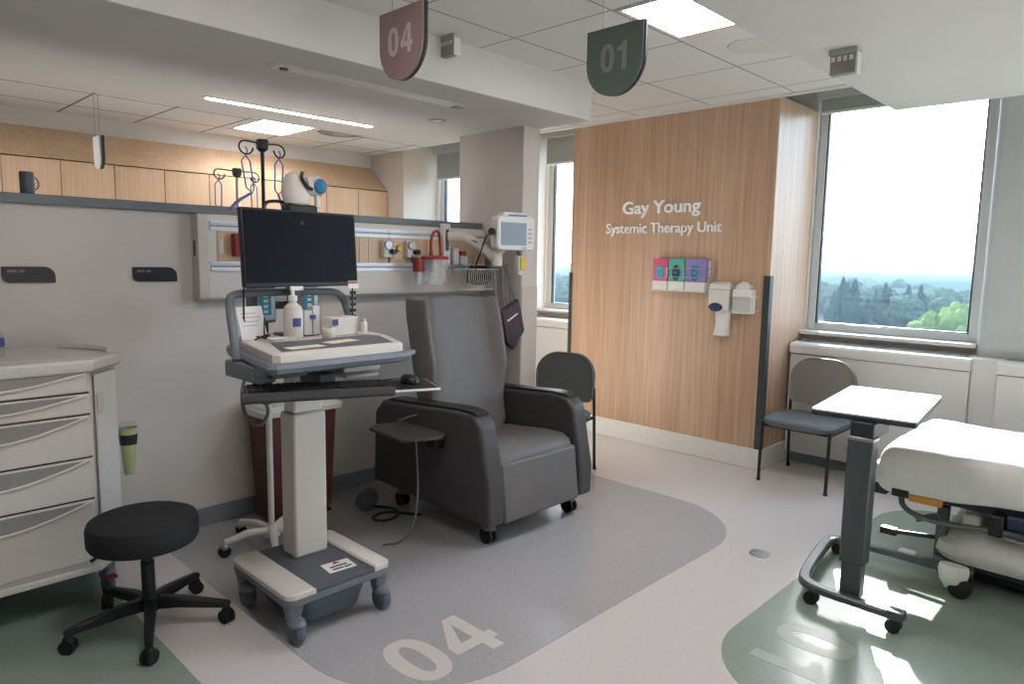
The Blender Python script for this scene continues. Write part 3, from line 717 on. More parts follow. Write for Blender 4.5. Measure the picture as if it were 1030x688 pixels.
t = thing('pendant_lead', 'grey cord hanging between the recliner back and the pouch', 'cord', (3.45, 3.46, 1.0))
obj('cord', MB().tube([(3.42, 3.50, 1.46), (3.425, 3.48, 1.3), (3.40, 3.46, 1.12), (3.42, 3.45, 1.0), (3.40, 3.45, .93)], .006, 6, smooth=2), 'grey_plastic', t)
obj('clip', MB().box(3.39, 3.415, 3.44, 3.46, .90, .98), 'grey_plastic', t, bevel=.003)

# ------------------------------------------------------------------ small things on the half wall
def plaque(x0, x1, label):
    t = thing('wall_plaque', label, 'plaque', ((x0+x1)/2, 3.94, 1.44), group='black plaques on the half wall')
    r = .028
    pts = [(x0, 1.476), (x0, 1.40+r)] + [(x0+r-r*math.cos(a), 1.40+r-r*math.sin(a)) for a in [i*PI/12 for i in range(1, 6)]] + [(x0+r, 1.40), (x1, 1.40), (x1, 1.476-r*1.6)] + [(x1-r*1.6+r*1.6*math.cos(a), 1.476-r*1.6+r*1.6*math.sin(a)) for a in [i*PI/12 for i in range(1, 6)]] + [(x1-r*1.6, 1.476)]
    obj('plate', MB().prism(pts, 3.930, 3.940, 'y'), 'sign_dark', t)
    g = MB().box(x0+.02, x0+.058, 3.9290, 3.9302, 1.449, 1.461).box(x0+.066, x0+.088, 3.9290, 3.9302, 1.449, 1.461)
    obj('lettering', g, 'sign_text', t, smooth=False)
plaque(.676, .888, 'black wall plaque above the drawer cart, at the left edge')
plaque(1.232, 1.452, 'black wall plaque nearest the service panel')
t = thing('desk_cup', 'dark cylindrical cup standing on the half wall cap', 'cup', (.81, 4.0, 1.815))
obj('body', MB().lathe((.81, 4.0, 1.816), [(0, 0), (.028, 0), (.03, .004), (.03, .10), (.027, .105), (.026, .10), (.026, .01), (0, .01)], 24), 'far_paint' if False else 'dark_grey_plastic', t)
obj('handle', MB().tube([(.838, 4.0, 1.90), (.856, 4.0, 1.885), (.856, 4.0, 1.85), (.838, 4.0, 1.838)], .0035, 6, smooth=1), 'dark_grey_plastic', t)

# ------------------------------------------------------------------ IV poles
def iv_pole(px, py, top, label, base=True, hooks=.105, rot=0.0):
    t = thing('drip_stand', label, 'drip stand', (px, py, 0))
    obj('upper_pole', MB().cyl((px, py, .86), (px, py, top), .0095, n=14), 'black_plastic' if base else 'brushed', t)
    obj('lower_pole', MB().cyl((px, py, .06), (px, py, .90), .016, n=16), 'white_plastic', t)
    obj('collar', MB().lathe((px, py, .88), [(.0, 0), (.022, 0), (.024, .02), (.016, .05), (0, .05)], 16), 'black_plastic', t)
    obj('hub', MB().lathe((px, py, .055), [(0, 0), (.045, 0), (.05, .02), (.03, .045), (.018, .06), (0, .06)], 20), 'white_plastic', t)
    for k in range(5):
        a = 2*PI*k/5 + rot; c, s = math.cos(a), math.sin(a); L = .25
        lg = obj('leg', MB().tube([(px+.03*c, py+.03*s, .085), (px+.12*c, py+.12*s, .10), (px+.19*c, py+.19*s, .085), (px+L*c, py+L*s, .078)], [.022, .02, .018, .016], 12, smooth=1), 'white_plastic', t)
        wx, wy = px+L*c, py+L*s
        obj('caster', MB().cyl((wx-s*.014, wy+c*.014, .03), (wx+s*.014, wy-c*.014, .03), .03, n=20), 'rubber', lg)
        obj('hood', MB().sphere((wx, wy, .055), .024, .024, .02, 14, 8), 'brushed', lg)
    obj('cap', MB().loft([[(px+x, py+y, z) for x, y in rrect(-a, a, -a, a, a*.4, 3)] for z, a in ((top-.06, .012), (top-.045, .024), (top-.01, .026), (top, .022))]), 'black_plastic', t)
    for s in (-1, 1):
        h = hooks; zz = top-.02
        obj('hook', MB().tube([(px+s*.02, py, zz), (px+s*h*.75, py, zz+.004)] + [(px+s*(h+.0)+.033*math.cos(a)*s, py+.012*math.sin(a*.5), zz-.028+.033*math.sin(a)) for a in [PI*.5-i*PI/8 for i in range(0, 13)]], .0045, 8), 'black_plastic', t)
    return t
iv_pole(1.70, 3.42, 2.125, 'white based drip stand standing close behind the computer cart', rot=.55, hooks=.088)
iv_pole(2.105, 4.60, 2.115, 'second thinner drip stand, showing above the half wall left of the first', base=False, hooks=.12)
def hanger(x, y, z, label, tail, h=.22):
    t = thing('line_hanger', label, 'hanger', (x, y, z), group='blue hangers on the drip stands')
    w = .022
    obj('hook', MB().tube([(x, y, z), (x+.012, y, z-.02), (x, y, z-.04)], .004, 6, smooth=1), 'blue_plastic', t)
    obj('loop', MB().tube([(x, y, z-.04), (x-w, y, z-.07), (x-w*.9+tail*.02, y, z-h+.02), (x+tail*.03, y, z-h), (x+w*.9+tail*.02, y, z-h+.02), (x+w, y, z-.07), (x, y, z-.04)], .0042, 7), 'blue_plastic', t)
    obj('tail', MB().tube([(x+tail*.03, y, z-h), (x-tail*.05, y, z-h-.05), (x-tail*.085, y, z-h-.09)], [.006, .008, .009], 8, smooth=1), 'blue_plastic', t)
hanger(1.612, 3.42, 2.08, 'blue line hanger on the left hook of the drip stand behind the cart', 1.0)
hanger(1.788, 3.42, 2.08, 'blue line hanger on the right hook of the drip stand behind the cart', -.25)
hanger(1.98, 4.60, 2.07, 'blue line hanger on the left hook of the drip stand beyond the half wall', -.2, .22)
hanger(2.22, 4.60, 2.07, 'blue line hanger on the right hook of the drip stand beyond the half wall', .15, .22)

def pump(x, label):
    t = thing('infusion_pump', label, 'pump', (x, 3.36, 1.22), group='infusion pumps on the drip stand')
    obj('casing', MB().box(x-.065, x+.055, 3.31, 3.40, 1.21, 1.40), 'grey_plastic', t, bevel=.01)
    obj('face', MB().box(x-.045, x+.045, 3.303, 3.312, 1.225, 1.385), 'white_plastic', t, bevel=.003)
    s = obj('screen', MB().box(x-.038, x+.022, 3.299, 3.304, 1.25, 1.365), 'pump_screen', t)
    g = MB()
    for k in range(4): g.box(x-.018, x+.004, 3.2975, 3.2995, 1.262+.026*k, 1.276+.026*k)
    obj('digits', g, 'white_card', s)
    obj('clamp', MB().box(min(x, 1.70)+.0, max(x, 1.70)+.001, 3.405, 3.42, 1.27, 1.31), 'dark_grey_plastic', t)
pump(1.645, 'grey infusion pump with blue screen, left of the sanitizer bottle')
pump(1.885, 'grey infusion pump with blue screen, behind the right side of the cart handle')
t = thing('pump_hub', 'blue grey pump hub box on the drip stand below the big monitor', 'pump', (1.66, 3.36, 1.42))
obj('body', MB().box(1.60, 1.73, 3.33, 3.405, 1.405, 1.47), 'bed_navy', t, bevel=.006)
obj('label', MB().box(1.62, 1.72, 3.326, 3.331, 1.408, 1.425), 'white_card', t)

# ------------------------------------------------------------------ linen hamper
t = thing('hamper', 'tall dark brown bin with a white lid against the half wall', 'bin', (2.02, 3.78, 0))
obj('body', MB().loft([[(x, y, z) for x, y in rrect(1.80+s, 2.27-s, 3.67+s, 3.90-s, .03, 4)] for z, s in ((.012, .035), (.03, .025), (.64, 0))]), 'bin_brown', t)
obj('rim', MB().loft([[(x, y, z) for x, y in rrect(1.775-s, 2.295+s, 3.645-s, 3.915, .035, 4)] for z, s in ((.635, 0), (.665, .004), (.672, 0))]), 'white_plastic', t)
obj('lid', MB().loft([[(x, y, z) for x, y in rrect(1.79+s, 2.28-s, 3.66+s, 3.905-s, .035, 4)] for z, s in ((.672, 0), (.69, .006), (.70, .05))]), 'white_plastic', t)
obj('foot_plate', MB().box(1.86, 2.21, 3.66, 3.88, 0, .014), 'rubber', t)

# ------------------------------------------------------------------ computer cart
def caster(t, x, y, r=.05, a=0.0, post=.17, m='wheel_grey', name='leg'):
    c, s = math.cos(a), math.sin(a)
    lg = obj(name, MB().loft([[(x+px, y+py, z) for px, py in rrect(-.032*k, .032*k, -.032*k, .032*k, .012, 3)] for z, k in ((post, 1.1), (post-.03, 1), (2*r+.008, .82), (2*r-.006, .8))]), 'grey_plastic', t)
    ox, oy = x - s*.03, y + c*.0 - .025
    obj('hood', MB().sphere((ox, oy, 2*r-.012), .036, .05, .022, 18, 10), 'grey_plastic', lg)
    wl = obj('wheel', MB().lathe((ox-.022, oy, r+.001), [(0, .0), (r*.55, .0), (r*.62, .004), (r*.9, .002), (r, .012), (r, .032), (r*.9, .042), (r*.6, .04), (0, .044)], 26, 'x'), m, lg)
    return lg
t = thing('computer_cart', 'white and grey wheeled computer cart with raised monitor and keyboard tray', 'computer cart', (1.53, 2.70, 0))
bx0, bx1, by0, by1 = 1.265, 1.765, 2.425, 2.945
obj('base_frame', MB().loft([[(x, y, z) for x, y in rrect(bx0-s, bx1+s, by0-s, by1+s, .05, 6)] for z, s in ((.155, -.012), (.165, 0), (.192, 0))]), 'grey_plastic', t)
obj('base_side', MB().loft([[(x, y, z) for x, y in rrect(bx0+s, bx0+.125-s, by0+s, by1-s, .045, 6, (1, 0, 0, 1))] for z, s in ((.192, .0), (.21, .0), (.216, .008))]), 'warm_plastic', t)
obj('base_side', MB().loft([[(x, y, z) for x, y in rrect(bx1-.09+s, bx1-s, by0+s, by1-s, .045, 6, (0, 1, 1, 0))] for z, s in ((.192, .0), (.21, .0), (.216, .008))]), 'warm_plastic', t)
bc = obj('base_centre', MB().box(bx0+.125, bx1-.09, by0+.004, by1-.004, .192, .206), 'dark_grey_plastic', t, bevel=.003)
st = obj('asset_label', MB().prism([(1.508, 2.515), (1.635, 2.505), (1.645, 2.60), (1.518, 2.612)], .2062, .2072), 'white_card', t)
g = MB()
for k, (u0, u1) in enumerate(((.02, .10), (.02, .07), (.075, .11))): g.box(1.515+u0, 1.515+u1, 2.553-.016*min(k, 1)*1.6, 2.566-.016*min(k, 1)*1.6, .2072, .2077, R(-4), (1.57, 2.55))
obj('label_text', g, 'sign_dark', st, smooth=False)
obj('label_mark', MB().prism([(1.56, 2.584), (1.60, 2.581), (1.581, 2.606)], .2072, .2077), 'red', st)
obj('tub', MB().loft([[(x, y, z) for x, y in rrect(1.34+s, 1.69-s, 2.47+s, 2.91-s, .06, 5)] for z, s in ((.025, .05), (.035, .03), (.158, 0))]), 'blue_grey', t)
for x, y in ((bx0+.045, by0+.045), (bx1-.045, by0+.045), (bx0+.045, by1-.045), (bx1-.045, by1-.045)): caster(t, x, y)
obj('column', MB().box(1.475, 1.637, 2.745, 2.865, .205, .86), 'warm_plastic', t, bevel=.012, seg=3)
obj('inner_column', MB().box(1.487, 1.625, 2.757, 2.853, .86, 1.10), 'white_plastic', t, bevel=.01)
desk = [(1.272, 2.52), (1.295, 2.497), (1.865, 2.50), (1.895, 2.52), (2.015, 2.80), (2.035, 2.96), (2.0, 3.14), (1.93, 3.2), (1.48, 3.21), (1.42, 3.17), (1.375, 3.05)]
obj('bumper', MB().loft([[(x, y, z) for x, y in offset_poly(desk, d)] for z, d in ((1.085, .0), (1.095, .035), (1.115, .045), (1.13, .035), (1.134, .01))]), 'grey_plastic', t)
obj('bumper_tip', MB().tube([(1.86, 2.50, 1.112), (1.935, 2.535, 1.112), (1.985, 2.56, 1.114)], [.02, .017, .013], 12), 'grey_plastic', t)
dt = obj('worktop', MB().loft([[(x, y, z) for x, y in offset_poly(desk, d)] for z, d in ((1.133, 0), (1.165, .0), (1.171, -.008))]), 'warm_plastic', t)
ins = offset_poly(desk, -.04)
obj('worktop_inlay', MB().prism([p for p in [(1.325, 2.545), (1.86, 2.545), (1.965, 2.80), (1.945, 2.86), (1.42, 2.83)]], 1.171, 1.1722), 'dark_grey_plastic', dt)
obj('bracket', MB().box(1.32, 1.48, 2.62, 2.98, 1.05, 1.09).box(1.27, 1.36, 2.66, 2.95, 1.03, 1.10), 'grey_plastic', t, bevel=.008)
obj('drawer_unit', MB().box(1.64, 1.83, 2.60, 2.95, 1.045, 1.085).box(1.64, 1.81, 2.58, 2.93, 1.02, 1.035), 'white_plastic', t, bevel=.006)
obj('handle_rail', MB().tube([(1.285, 2.86, 1.10), (1.30, 2.90, 1.14), (1.335, 3.03, 1.32), (1.37, 3.10, 1.365), (1.44, 3.115, 1.375), (1.88, 3.115, 1.375), (1.945, 3.11, 1.36), (1.975, 3.10, 1.30), (2.0, 3.08, 1.15)], .019, 12, smooth=2), 'grey_plastic', t)
# keyboard tray turned towards the left
ka = R(-23); KC = (1.475, 2.525)
def krot(mb):
    ca, sa = math.cos(ka), math.sin(ka); mb.v = [(KC[0]+x*ca-y*sa, KC[1]+x*sa+y*ca, z) for x, y, z in mb.v]; return mb
obj('keyboard_tray', krot(MB().box(-.295, .285, -.125, .125, .985, 1.002)), 'black_plastic', t, bevel=.006)
obj('wrist_rest', krot(MB().prism([(-.128, .99), (-.14, 1.0), (-.138, 1.02), (-.12, 1.026), (-.092, 1.016), (-.09, 1.0)], -.295, .285, 'x')), 'vinyl_dark', t)
mp = obj('mouse_platform', krot(MB().box(.283, .49, -.10, .145, .992, 1.002)), 'white_plastic', t, bevel=.004)
obj('mouse_mat', krot(MB().box(.292, .481, -.091, .136, 1.002, 1.0045)), 'black_plastic', mp)
obj('tray_arm', MB().box(1.52, 1.60, 2.60, 2.80, .99, 1.05), 'dark_grey_plastic', t, bevel=.006)
# monitor
ma = R(4); MCN = (1.675, 3.0)
def mnrot(mb):
    ca, sa = math.cos(ma), math.sin(ma); tl = R(4)
    o = []
    for x, y, z in mb.v:
        zz = z-1.58; y2 = y + zz*math.sin(tl); o.append((MCN[0]+x*ca-y2*sa, MCN[1]+x*sa+y2*ca, z))
    mb.v = o; return mb
mon = obj('monitor', mnrot(MB().box(-.303, .303, -.012, .02, 1.405, 1.756)), 'black_plastic', t, bevel=.006)
obj('screen', mnrot(MB().box(-.293, .293, -.0145, -.0118, 1.425, 1.746)), 'screen_black', mon)
obj('emblem', mnrot(MB().prism([(-.0 + .011*math.cos(a), 1.70+.011*math.sin(a)) for a in [i*2*PI/16 for i in range(16)]], -.0156, -.0146, 'y')), 'key_black', mon)
obj('back_housing', mnrot(MB().box(-.14, .14, .02, .05, 1.46, 1.70)), 'black_plastic', mon, bevel=.01)
sk = obj('sticker', mnrot(MB().box(.24, .30, -.0155, -.0135, 1.392, 1.428)), 'white_card', mon)
obj('sticker_band', mnrot(MB().box(.24, .30, -.0165, -.0155, 1.416, 1.426)), 'red', sk)
obj('monitor_arm', MB().box(1.63, 1.70, 3.045, 3.075, 1.17, 1.60).box(1.58, 1.75, 3.0, 3.12, 1.171, 1.185), 'dark_grey_plastic', t, bevel=.006)
g = MB()
for k in range(7): g.box(1.972, 2.0, 3.05, 3.062, 1.21+.03*k, 1.225+.03*k)
g.tube([(1.985, 3.06, 1.19), (1.985, 3.06, 1.45)], .004, 6)
obj('cable_chain', g, 'black_plastic', t)
obj('power_cord', MB().tube([(1.30, 2.80, 1.06), (1.235, 2.72, 1.0), (1.225, 2.67, .90), (1.265, 2.62, .86), (1.30, 2.60, .93), (1.27, 2.62, .99)], .007, 8, smooth=3), 'dark_grey_plastic', t)
obj('power_cord', MB().tube([(1.34, 2.80, 1.05), (1.29, 2.74, .98), (1.32, 2.68, .93), (1.36, 2.62, .99)], .006, 8, smooth=3), 'dark_grey_plastic', t)
obj('monitor_cable', mnrot(MB().tube([(-.285, .03, 1.43), (-.292, .03, 1.33), (-.285, .05, 1.25), (-.26, .06, 1.19)], .004, 6, smooth=1)), 'black_plastic', t)
obj('monitor_cable', MB().tube([(1.52, 3.05, 1.70), (1.52, 3.06, 1.785), (1.58, 3.07, 1.80), (1.66, 3.07, 1.79), (1.70, 3.07, 1.74)], .008, 8, smooth=3), 'black_plastic', t)
obj('scanner_cradle', MB().box(1.61, 1.76, 2.995, 3.075, 1.74, 1.785), 'black_plastic', t, bevel=.01)

kb = thing('keyboard', 'black keyboard on the pulled out tray of the computer cart', 'keyboard', (KC[0], KC[1], 1.003))
obj('case', krot(MB().box(-.285, .275, -.085, .105, 1.002, 1.018)), 'black_plastic', kb, bevel=.004)
n = 0
for r_ in range(6):
    y = -.072 + r_*.028 + (.006 if r_ == 5 else 0)
    cols = 20 if r_ else 14
    for c_ in range(cols):
        if r_ == 0 and 3 <= c_ <= 8:
            if c_ == 3: obj('key', krot(MB().box(-.195, -.045, y, y+.022, 1.018, 1.024)), 'key_black', kb)
            continue
        x = -.275 + c_*(.0272 if r_ else .0389)
        if n < 97: obj('key', krot(MB().box(x, x+(.0235 if r_ else .035), y, y+.022, 1.018, 1.024)), 'key_black', kb)
        n += 1
ms = thing('computer_mouse', 'black computer mouse on the tray end beside the keyboard', 'mouse', (1.83, 2.42, 1.005))
mx, my = KC[0]+.39*math.cos(ka)-.045*math.sin(ka), KC[1]+.39*math.sin(ka)+.045*math.cos(ka)
obj('body', MB().loft([[(mx+a*.034*k, my+b*.055*k, 1.005+z) for a, b in [(math.cos(i*2*PI/20), math.sin(i*2*PI/20)) for i in range(20)]] for z, k in ((0, .9), (.006, 1), (.02, .95), (.03, .75), (.036, .4), (.0375, .1))]), 'black_plastic', ms)
obj('wheel', MB().cyl((mx-.004, my+.03, 1.034), (mx+.004, my+.03, 1.034), .008, n=12), 'grey_plastic', ms)
obj('cable', MB().tube([(mx, my+.052, 1.016), (mx-.03, my+.08, 1.016), (mx-.10, my+.10, 1.01), (mx-.16, my+.12, 1.012)], .003, 6, smooth=2), 'black_plastic', ms)

# things on the worktop
Z = 1.1725
def pump_bottle(x, y, k, label, lab, m='white_plastic'):
    t = thing('pump_bottle', label, 'bottle', (x, y, Z))
    obj('bottle', MB().lathe((x, y, Z), [(0, 0), (.036*k, 0), (.039*k, .006), (.039*k, .105*k), (.034*k, .13*k), (.016*k, .145*k), (.014*k, .155*k), (0, .155*k)], 26), m, t)
    obj('label', MB().loft([[(x+.0397*k*math.sin(a), y-.0397*k*math.cos(a), Z+z*k) for a in [(-.2+.9*i/8)-.35 for i in range(9)]] for z in (.05, .085)], cap=False, closed=False), lab, t)
    hd = obj('pump_collar', MB().lathe((x, y, Z+.153*k), [(0, 0), (.018*k, 0), (.018*k, .02*k), (.008*k, .024*k), (.007*k, .05*k), (0, .05*k)], 18), 'white_card', t)
    obj('nozzle', MB().box(x-.012, x+.045*k, y-.010, y+.010, Z+.195*k, Z+.212*k), 'white_card', hd, bevel=.004)
    return t
pump_bottle(1.585, 2.93, 1.12, 'white hand sanitizer pump bottle with blue label on cart worktop', 'blue_label', 'warm_plastic')
t = thing('clear_dispenser', 'clear plastic box of white packs standing behind the pump bottle', 'box', (1.70, 2.99, Z))
obj('box', MB().box(1.655, 1.755, 2.965, 3.035, Z, Z+.165), 'clear', t, bevel=.004)
obj('packs', MB().box(1.665, 1.705, 2.972, 3.028, Z+.004, Z+.12).box(1.71, 1.747, 2.972, 3.028, Z+.004, Z+.14), 'white_card', t, bevel=.003)
obj('label', MB().box(1.69, 1.72, 2.962, 2.965, Z+.08, Z+.10), 'blue_label', t)
t = thing('tape_roll', 'small cream roll of tape on the cart worktop beside the carton', 'tape', (1.71, 2.87, Z))
obj('roll', MB().lathe((1.725, 2.86, Z), [(.012, 0), (.03, 0), (.031, .002), (.031, .042), (.03, .044), (.012, .044)], 24), 'warm_plastic', t)
obj('core', MB().lathe((1.725, 2.86, Z+.001), [(.0, 0), (.013, 0), (.013, .0445), (.010, .0445), (.010, .004), (0, .004)], 20), 'cork', t)
t = thing('wipes_carton', 'low white carton with orange and blue print on the cart worktop', 'box', (1.83, 2.93, Z))
obj('carton', MB().box(1.755, 1.915, 2.90, 2.985, Z, Z+.088, R(6)), 'warm_plastic', t, bevel=.003)
obj('print', MB().box(1.80, 1.85, 2.915, 2.935, Z+.0882, Z+.0888, R(6), (1.835, 2.94)), 'orange', t)
obj('print', MB().box(1.76, 1.79, 2.893, 2.896, Z+.05, Z+.08, R(6), (1.835, 2.94)), 'blue_label', t)
t = thing('small_bottle', 'small clear bottle standing at the right end of the carton', 'bottle', (1.945, 2.90, Z))
obj('bottle', MB().lathe((1.938, 2.888, Z), [(0, 0), (.014, 0), (.015, .003), (.015, .055), (.009, .062), (0, .062)], 18), 'white_card', t)
obj('cap', MB().lathe((1.938, 2.888, Z+.061), [(0, 0), (.010, 0), (.010, .014), (0, .015)], 16), 'white_plastic', t)
t = thing('paper_card', 'white handwritten card leaning against the cart handle', 'card', (1.42, 3.0, Z))
cb = MB().box(-.068, .068, -.002, .002, 0, .145)
cb.v = [(1.43+x*math.cos(R(12))-(y+z*.28)*math.sin(R(12)), 2.99+x*math.sin(R(12))+(y+z*.28)*math.cos(R(12)), Z+.001+z) for x, y, z in cb.v]
obj('card', cb, 'white_card', t)
g = MB()
for k in range(4): g.box(-.05, .03+.01*(k % 3), -.0028, -.002, .06+.018*k, .062+.018*k)
g.v = [(1.43+x*math.cos(R(12))-(y+z*.28)*math.sin(R(12)), 2.99+x*math.sin(R(12))+(y+z*.28)*math.cos(R(12)), Z+.001+z) for x, y, z in g.v]
obj('handwriting', g, 'sign_text', t)
t = thing('cable_bundle', 'loose black cable lying at the left of the cart worktop', 'cable', (1.43, 2.93, Z))
obj('cable', MB().tube([(1.40, 2.93, Z+.005), (1.44, 2.90, Z+.03), (1.48, 2.94, Z+.02), (1.45, 2.97, Z+.006), (1.41, 2.95, Z+.02), (1.46, 2.91, Z+.006), (1.50, 2.95, Z+.006)], .004, 7, smooth=2), 'black_plastic', t)
obj('cable_stem', MB().tube([(1.445, 2.93, Z+.01), (1.455, 2.95, Z+.06), (1.465, 2.965, Z+.10)], .0035, 7, smooth=1), 'black_plastic', t)
t = thing('pill_tray', 'flat white tray lying at the left of the cart worktop', 'tray', (1.50, 2.90, Z))
obj('tray', MB().loft([[(x, y, z) for x, y in rrect(1.435-s, 1.545+s, 2.83-s, 2.90+s, .015, 3)] for z, s in ((Z, -.004), (Z+.014, 0), (Z+.012, -.006), (Z+.004, -.008))]), 'white_plastic', t)
for (x, y, a, lab) in ((1.47, 2.62, 6, 'yellow paper note on the cart worktop, left one'), (1.69, 2.70, 14, 'yellow paper note on the cart worktop, right one')):
    t = thing('paper_note', lab, 'note', (x, y, 1.173), group='paper notes on the worktop')
    obj('sheet', MB().box(x-.085, x+.085, y-.035, y+.035, 1.1724, 1.1732, R(a)), 'note_yellow', t)
    g = MB()
    for k in range(3): g.box(x-.07, x+.05, y-.02+.016*k, y-.018+.016*k, 1.1732, 1.17335, R(a), (x, y))
    obj('writing', g, 'cork', t)
# scanner standing in its cradle on the monitor
t = thing('barcode_scanner', 'white handheld scanner with blue window standing on top of the monitor', 'scanner', (1.70, 3.03, 1.785))
obj('body', MB().loft([[(1.672+dx+a*w_, 3.03+b*w2, z) for a, b in [(math.cos(i*2*PI/22), math.sin(i*2*PI/22)) for i in range(22)]] for z, w_, w2, dx in ((1.782, .045, .04, 0), (1.79, .062, .05, 0), (1.83, .07, .056, -.005), (1.88, .062, .055, -.008), (1.92, .04, .045, -.012), (1.935, .015, .02, -.015))]), 'warm_plastic', t)
hd = obj('head', MB().loft([[(x_, 3.0+a*k*.036, 1.872+b*k*.046) for a, b in [(math.cos(i*2*PI/20), math.sin(i*2*PI/20)) for i in range(20)]] for x_, k in ((1.70, .9), (1.745, 1.0), (1.765, 1.05), (1.775, .95))]), 'warm_plastic', t)
obj('window', MB().sphere((1.755, 2.963, 1.872), .034, .014, .036, 18, 10), 'scan_blue', hd)
obj('trigger_band', MB().tube([(1.668, 2.972, 1.93), (1.66, 2.968, 1.90), (1.69, 2.966, 1.865), (1.715, 2.97, 1.855)], .009, 8, smooth=1), 'black_plastic', t)
obj('stem', MB().box(1.745, 1.768, 2.985, 3.01, 1.775, 1.84), 'warm_plastic', t, bevel=.006)

# ------------------------------------------------------------------ recliner
t = thing('recliner', 'dark grey vinyl treatment recliner with high back on casters', 'recliner', (2.93, 3.05, 0))
XL0, XL1, XR0, XR1 = 2.475, 2.60, 3.245, 3.365
def arm(x0, x1, nm='arm'):
    side = [(3.60, .15), (3.58, .60), (3.50, .68), (2.80, .725), (2.68, .72), (2.62, .665), (2.545, .30), (2.55, .12)]
    o = obj(nm, MB().prism(side, x0, x1, 'x'), 'vinyl_dark', t, bevel=.022, seg=4)
    obj('arm_cap', MB().prism([(3.46, .685), (3.42, .70), (2.80, .738), (2.69, .735), (2.655, .715), (2.80, .72), (3.42, .68)], x0+.012, x1-.012, 'x'), 'black_plastic', o, bevel=.005)
arm(XL0, XL1); arm(XR0, XR1)
obj('seat', MB().prism([(3.35, .30), (3.35, .455), (2.80, .505), (2.68, .505), (2.62, .48), (2.60, .42), (2.60, .30)], XL1+.004, XR0-.004, 'x'), 'vinyl', t, bevel=.03, seg=4)
obj('front_panel', MB().prism([(2.62, .44), (2.585, .44), (2.545, .12), (2.58, .11), (2.70, .11), (2.70, .44)], XL1+.006, XR0-.006, 'x'), 'vinyl', t, bevel=.015, seg=3)
obj('base_frame', MB().box(XL1-.03, XR0+.03, 2.62, 3.48, .11, .30), 'black_plastic', t, bevel=.005)
# back cushion with side wings: horizontal sections from seat to top
secs = []
for k in range(9):
    f = k/8; z = .44 + f*.86; y = 3.13 + f*.19; hw = .312 + .016*min(1, max(0, (f-.26)/.12)); th = .20
    if f > .9: hw -= .01
    wing = .075*min(1, max(0, (f-.3)/.2))
    cx = 2.912
    secs.append([(cx-hw, y-wing+.01, z), (cx-hw+.035, y-wing-.012, z), (cx-hw+.10, y-.008, z), (cx-.12, y+.018, z), (cx, y+.024, z), (cx+.12, y+.018, z), (cx+hw-.10, y-.008, z), (cx+hw-.035, y-wing-.012, z), (cx+hw, y-wing+.01, z), (cx+hw, y+th*.6, z), (cx+hw-.06, y+th, z), (cx-hw+.06, y+th, z), (cx-hw, y+th*.6, z)])
top = [(2.912+(x-2.912)*.93, 3.40+(y-3.40)*.8, 1.318) for x, y, z in secs[-1]]
bk = obj('backrest', MB().loft(secs+[top]), 'vinyl', t, subsurf=2, smooth=True)
def rec_caster(x, y):
    lg = obj('caster', MB().cyl((x, y, .09), (x, y, .14), .018, n=14).sphere((x, y, .085), .034, .045, .022, 16, 8), 'grey_plastic', t)
    for s in (-.019, .019): obj('wheel', MB().lathe((x+s-.011, y, .046), [(0, 0), (.028, 0), (.045, .004), (.046, .011), (.045, .018), (.028, .022), (0, .022)], 24, 'x'), 'rubber', lg)
for x, y in ((2.565, 2.64), (3.255, 2.64), (2.585, 3.44), (3.265, 3.44)): rec_caster(x, y)
obj('side_tray', MB().prism([(2.20, 2.96), (2.225, 2.93), (2.37, 2.86), (2.42, 2.855), (2.515, 2.92), (2.515, 3.27), (2.30, 3.33), (2.23, 3.28)], .565, .585), 'vinyl_dark', t, bevel=.006)
obj('tray_bracket', MB().box(2.42, 2.515, 2.92, 3.02, .49, .565), 'black_plastic', t, bevel=.008)
obj('handset_cord', MB().tube([(2.42, 3.26, .60), (2.50, 3.12, .66), (2.488, 2.95, .65), (2.487, 2.80, .60), (2.487, 2.75, .51)], .005, 7, smooth=3), 'grey_plastic', t)
obj('handset', MB().cyl((2.487, 2.75, .52), (2.487, 2.745, .44), .009, .012, 12), 'grey_plastic', t)
obj('release_lever', MB().sphere((2.50, 2.82, .50), .010, .022, .022, 14, 8), 'black_plastic', t)
t = thing('charging_lead', 'grey cord hanging from the recliner tray down to the floor', 'cord', (2.3, 3.0, 0))
obj('cord', MB().tube([(2.36, 3.02, .563), (2.355, 3.0, .40), (2.34, 2.97, .25), (2.28, 2.93, .08), (2.2, 2.95, .008), (2.12, 3.0, .007)], .005, 7, smooth=3), 'grey_plastic', t)
t = thing('power_brick', 'dark round power unit with coiled cord on floor behind recliner', 'power supply', (2.40, 3.45, 0))
obj('drum', MB().cyl((2.34, 3.50, .06), (2.42, 3.56, .06), .058, n=24), 'dark_grey_plastic', t)
obj('plate', MB().cyl((2.332, 3.494, .06), (2.341, 3.501, .06), .04, n=24), 'wheel_grey', t)
obj('cord', MB().tube([(2.42, 3.52, .01), (2.50, 3.40, .01), (2.44, 3.28, .01), (2.32, 3.26, .01), (2.28, 3.36, .01), (2.40, 3.38, .02), (2.48, 3.30, .01), (2.54, 3.20, .01)], .008, 8, smooth=3), 'black_plastic', t)

